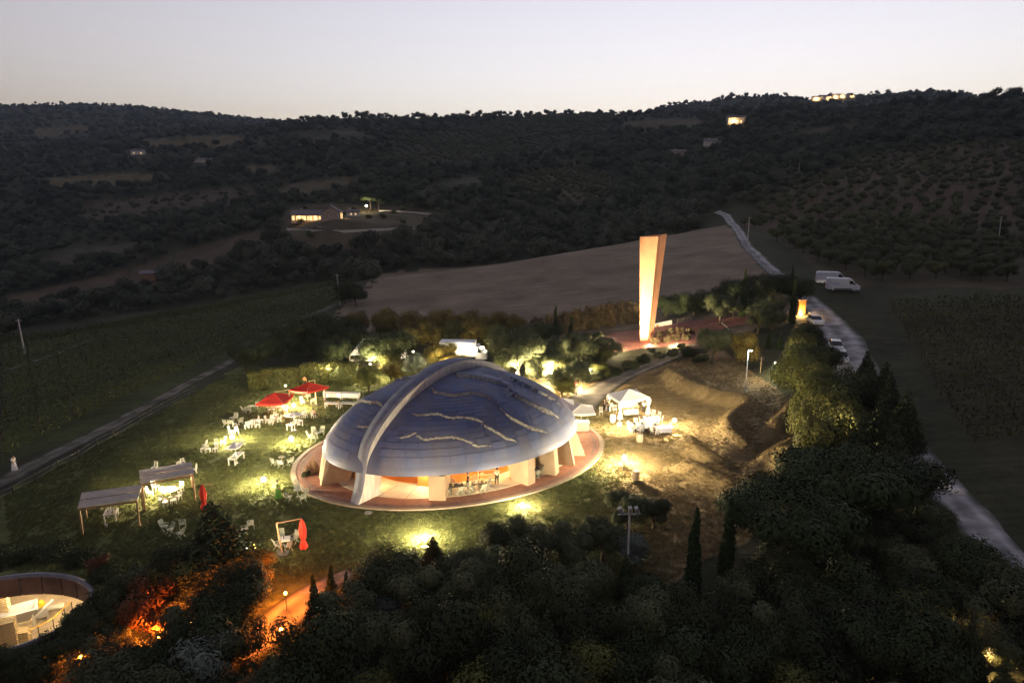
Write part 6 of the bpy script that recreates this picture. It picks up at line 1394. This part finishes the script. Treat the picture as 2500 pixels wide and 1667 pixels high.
glow(hm, 1.6, AMBER, .3 * LW, .3, -3, -6.2); glow(hm, 1.4, AMBER, .25 * LW, .3, 4, -6)
for k in range(5): MB().bar((-7 + k * 2.9, -5.9, 0), (-7 + k * 2.9, -5.9, 2.4), .18).build('porch_post', M['wood'], hm)
MB().prism([(-5.9 - .3, 2.42), (-4.1, 2.95), (-4.1, 3.1), (-5.9 - .3, 2.57)], -7.5, 5.0).build('porch_roof', M['roof'], hm).rotation_euler = (0, 0, R(90))
h2 = house(812, 536, 7.5, 8.0, 3.3, 2.4, R(96), 'stone gabled wing with an arched door joining the farmhouse', [(-2.2, .2, 3.0, 1.3), (2.0, .1, 2.6, 1.6)])
glow(h2, 1.6, AMBER, .3 * LW, .3, 0, -6.0)
house(862, 528, 6, 4, 2.2, .9, R(15), 'small pale outbuilding beside the farmhouse', [(-1, .6, 1.6, .8), (1.2, .6, 1.6, .8)], 'window_dim', 'plaster')
globe_lamp(895, 520, 2.5, 'strong white lamp under the pine beside the farmhouse', (1., .86, .6), h=3.6, rad=.5)
pl(905, 516, 'pine', 1.5, 1.4, 'umbrella pine glowing over the strong lamp by the farmhouse'); pl(1010, 512, 'pine', 1.35, 1.2, 'umbrella pine on the knoll right of the farmhouse'); pl(925, 515, 'pine', 1.3, 1.25, 'second umbrella pine close to the strong lamp')
def wall_line(px_pts, h, lb):
    pts = [P(*p) for p in px_pts]; o = empty('garden_wall', tuple(pts[0]), 0, lb, 'wall')
    for a, b in zip(pts[:-1], pts[1:]): MB().bar(a - pts[0] + Vector((0, 0, h / 2 - .3)), b - pts[0] + Vector((0, 0, h / 2 - .3)), .3, h + .6).build('wall_section', M['plaster'], o)
wall_line([(700,562),(760,567),(840,568),(920,564),(1012,560)], 1.0, 'long pale retaining wall below the farmhouse'); wall_line([(925,517),(980,519),(1040,524),(1100,531)], .9, 'pale wall along the drive right of the farmhouse'); wall_line([(1280,540),(1340,541)], .8, 'short pale wall between the valley trees')
house(338, 378, 14, 8, 4.2, 2, R(8), 'small pale farmhouse with one lit window on the left hill', [(-3.5, 1, 2.6, 1.6), (4.5, .6, 2.8, 1.6)], 'window_dim', 'plaster'); house(497, 398, 17, 9, 3, 1.6, R(15), 'pale roofed barn on the left hill', [(2, .8, 2, 1.2)], 'window_dim', 'plaster')
house(375, 680, 9, 6, 2.4, 1.0, R(20), 'dark shed roof in the left valley', [(2, .6, 1.8, 1.)], 'glass', 'wood')
ho = house(1797, 303, 20, 11, 6, 2.4, R(-6), 'lit pink villa among the trees on the right hill', [(-8, .5, 3.2, 2), (-4, .5, 3.2, 2), (0, .5, 3.2, 2.2), (4, .5, 3.2, 2), (-8, 4, 5.4, 1.4), (7.5, 3.8, 5.4, 1.4)], 'window_lit', 'plaster'); glow(ho, 2.5, AMBER, 3 * LW, .4, -4, -8.5)
house(1738, 357, 13, 8, 3.6, 2, R(-10), 'white gabled hut on the right hillside', [(3, .8, 2.4, 1.4)], 'glass', 'plaster'); house(1655, 380, 12, 7, 3, 1.5, R(10), 'dark roofed hut below the white gabled hut', [(0, .6, 1.8, 1.2)], 'glass', 'stonewall')
for i, (px, py) in enumerate([(1992,246),(2008,243),(2022,245),(2036,241),(2052,240),(2075,238)]):
    ho = house(px, py, 18, 10, 6.5, 2.4, R(-15 + 9 * i), ('leftmost', 'second', 'third', 'fourth', 'fifth', 'last')[i] + ' lit house of the hilltop village, counted away from the pink villa', [(-5, .8, 3.2, 2.6), (0, .8, 3.2, 2.6), (5, .8, 3.2, 2.6), (-3, 4, 5.8, 1.8), (3, 4, 5.8, 1.8)], 'window_lit', 'plaster'); glow(ho, 3, AMBER, 6 * LW, .5, 0, -9)

# ------------------------------------------------------------------ people
def skinned(name, verts, edges, radii, m, parent, root=0, sub=1):
    me = bpy.data.meshes.new(name); me.from_pydata(verts, edges, []); o = link(name, me); md = o.modifiers.new('skin', 'SKIN'); md.use_smooth_shade = True
    for i, r_ in enumerate(radii): me.skin_vertices[0].data[i].radius = (r_, r_) if not isinstance(r_, tuple) else r_; me.skin_vertices[0].data[i].use_root = (i == root)
    s = o.modifiers.new('sub', 'SUBSURF'); s.levels = sub; s.render_levels = sub
    dg = bpy.context.evaluated_depsgraph_get(); me2 = bpy.data.meshes.new_from_object(o.evaluated_get(dg)); bpy.data.objects.remove(o); me2.materials.clear(); me2.materials.append(m)
    return link(name, me2, parent)
def person(pos, rz, lb, pose='stand', top='white', bottom='black', dress=None, hair='hair', arms=0.):
    o = empty('person', tuple(pos), rz, lb, 'person'); st = pose == 'stand'; d = 0 if st else -.44; V = []; E = []; Rr = []
    def add(p, r_, par=None):
        V.append(p); Rr.append(r_)
        if par is not None: E.append((par, len(V) - 1))
        return len(V) - 1
    pe = add((0, 0, .95 + d), .13); sp = add((0, .01, 1.14 + d), .115, pe); chst = add((0, 0, 1.36 + d), (.15, .11), sp); nk = add((0, -.01, 1.49 + d), .055, chst); h1 = add((0, -.025, 1.60 + d), .085, nk); h2_ = add((0, -.015, 1.70 + d), .08, h1); add((0, -.115, 1.595 + d), .018, h1)
    hp = []; ar = []
    for s in (-1, 1):
        sh = add((s * .19, 0, 1.40 + d), .06, chst); el = add((s * .25, -.02 - .1 * arms, 1.13 + d), .045, sh); wr = add((s * .20, -.12 - .2 * arms, .92 + d + .16 * arms), .03, el); pm = add((s * .19, -.155 - .22 * arms, .85 + d + .15 * arms), (.035, .018), wr); ar.append((sh, el, wr))
        for k, (fx, fl) in enumerate(((-.030, .06), (-.012, .075), (.008, .07), (.026, .055))): f1 = add((s * .19 + fx, -.172 - .22 * arms, .81 + d + .15 * arms), .009, pm); add((s * .19 + fx, -.185 - .22 * arms, .81 + d - fl * .6 + .15 * arms), .008, f1)
        t1_ = add((s * .15, -.17 - .22 * arms, .86 + d + .15 * arms), .010, pm); add((s * .135, -.19 - .22 * arms, .83 + d + .15 * arms), .009, t1_)
        hi = add((s * .10, 0, .90 + d), .10, pe)
        if st: kn = add((s * .11, -.02, .50), .062, hi); an = add((s * .11, .02, .09), .04, kn); add((s * .12, -.15, .035), .035, an)
        else: kn = add((s * .12, -.42, .48), .068, hi); an = add((s * .12, -.40, .09), .04, kn); add((s * .12, -.56, .035), .035, an)
        hp.append((hi, kn, an))
    skinned('body', V, E, Rr, M['skin'], o)
    # clothes follow the body a little outside it
    tv = [V[sp], V[chst]] + [V[i] for a in ar for i in a[:2]]; tv.insert(0, (0, 0, .93 + d)); te = [(0, 1), (1, 2), (2, 3), (3, 4), (2, 5), (5, 6)]; skinned('shirt' if not dress else 'bodice', tv, te, [(.165, .14), .135, (.175, .13), .075, .06, .075, .06], M[dress or top], o, 1)
    if dress:
        n = 20; prof = [(.15, .98 + d), (.19, .85 + d), (.24, .5), (.30, .06)] if st else [(.17, .55), (.24, .50), (.26, .3), (.28, .15)]; mb = MB(); off = 0 if st else -.22
        for i, (r_, z) in enumerate(prof):
            for k in range(n): a = 2 * math.pi * k / n; q = r_ * (1 + .07 * math.cos(a * 6) * (i > 1)); mb.v.append((q * math.cos(a), q * math.sin(a) * (1 if st else 1.5) + off * min(1, i), z))
        for i in range(len(prof) - 1):
            for k in range(n): mb.f.append((i * n + k, i * n + (k + 1) % n, (i + 1) * n + (k + 1) % n, (i + 1) * n + k))
        mb.build('skirt', M[dress], o, smooth=True)
    else:
        lv = [(0, 0, .94 + d)] + [V[i] for a in hp for i in a]; le = [(0, 1), (1, 2), (2, 3), (0, 4), (4, 5), (5, 6)]; skinned('trousers', lv, le, [.14, .115, .08, .06, .115, .08, .06], M[bottom], o, 0)
    mb = MB(); mb.lathe([(.02, .125), (.075, .105), (.11, .05), (.112, -.02), (.09, -.09)], 12, (0, .02, 1.655 + d), cap=False); mb.build('hair', M[hair], o, smooth=True)
    for s in (-1, 1): MB().lathe([(.004, .012), (.012, 0), (.004, -.012)], 6, (s * .034, -.105, 1.635 + d)).build('eye', M['black'], o)
    return o
M['green_dress'] = mat('green_dress', (.07, .22, .03), .7, .15, 3); M['pink_top'] = mat('pink_top', (.6, .32, .28), .8); M['red_top'] = mat('red_top', (.5, .06, .03), .8); M['orange_top'] = mat('orange_top', (.65, .25, .04), .8)
person(A2(1935, 398), 2.0, 'person in a long green dress standing by the lawn lamp', dress='green_dress')
person(A1(1755, 328), 1.2, 'person in white leaning towards the rear buffet table', top='white', bottom='white', arms=1.)
person(A1(1600, 566) + Vector((.02, .02, .02)), 2.6, 'person in a pink top and dark skirt sitting on a white chair', 'sit', top='pink_top', bottom='black', arms=.5)
person(A3(600, 540), 1.0, 'person in dark clothes standing left of the gazebo', top='black', bottom='black', arms=.6); person(A3(655, 560), 4.0, 'person in black beside the gazebo curtain', top='black', bottom='black'); person(A3(1105, 570), 2.5, 'person in white at the right gazebo curtain', top='white', bottom='black', arms=.8)
person(A3(1228, 838) + Vector((0, 0, .02)), 3.4, 'person in a dark brown jacket seated at the blue tables', 'sit', top='wood', bottom='black', arms=.6); person(A3(985, 826) + Vector((0, 0, .02)), 3.1, 'person in white and black seated behind the oak barrel', 'sit', top='white', bottom='black', arms=.6); person(A3(1275, 800), 3.0, 'person with dark hair and dark clothes by the blue table', 'sit', top='black', bottom='black', arms=.6)
person(A3(235, 290), 5.5, 'person in a red top under the olive by the path', top='red_top', bottom='black'); person(P(745, 945), 3.0, 'person in an orange top before the clipped hedge', top='orange_top', bottom='black'); person(P(36, 1148), 1.5, 'person in a pale dress walking on the farm track', dress='cloth')
for k, (fx, fy) in enumerate([(.80, -103), (.82, -88)]): person(inu(fx, fy), 1.5 + k * 2, ('person in black behind the dark table under the shell', 'person in white beside the front pier under the shell')[k], top=('black', 'white')[k], bottom='black', arms=.7)

# ------------------------------------------------------------------ evening haze over the whole valley
def haze():
    me = MB().box(-5200, 5200, -300, 5000, -60, 520).mesh('haze', None); m = bpy.data.materials.new('haze'); m.use_nodes = True; N = m.node_tree.nodes; N.clear()
    v = N.new('ShaderNodeVolumePrincipled'); v.inputs['Color'].default_value = (.62, .78, 1., 1); v.inputs['Density'].default_value = HAZE; v.inputs['Anisotropy'].default_value = .0
    out = N.new('ShaderNodeOutputMaterial'); m.node_tree.links.new(v.outputs[0], out.inputs['Volume']); me.materials.append(m)
    o = link('haze', me); tag(o, 'thin blue evening haze in the valley', 'haze', kind='stuff')
HAZE = .0001
haze()
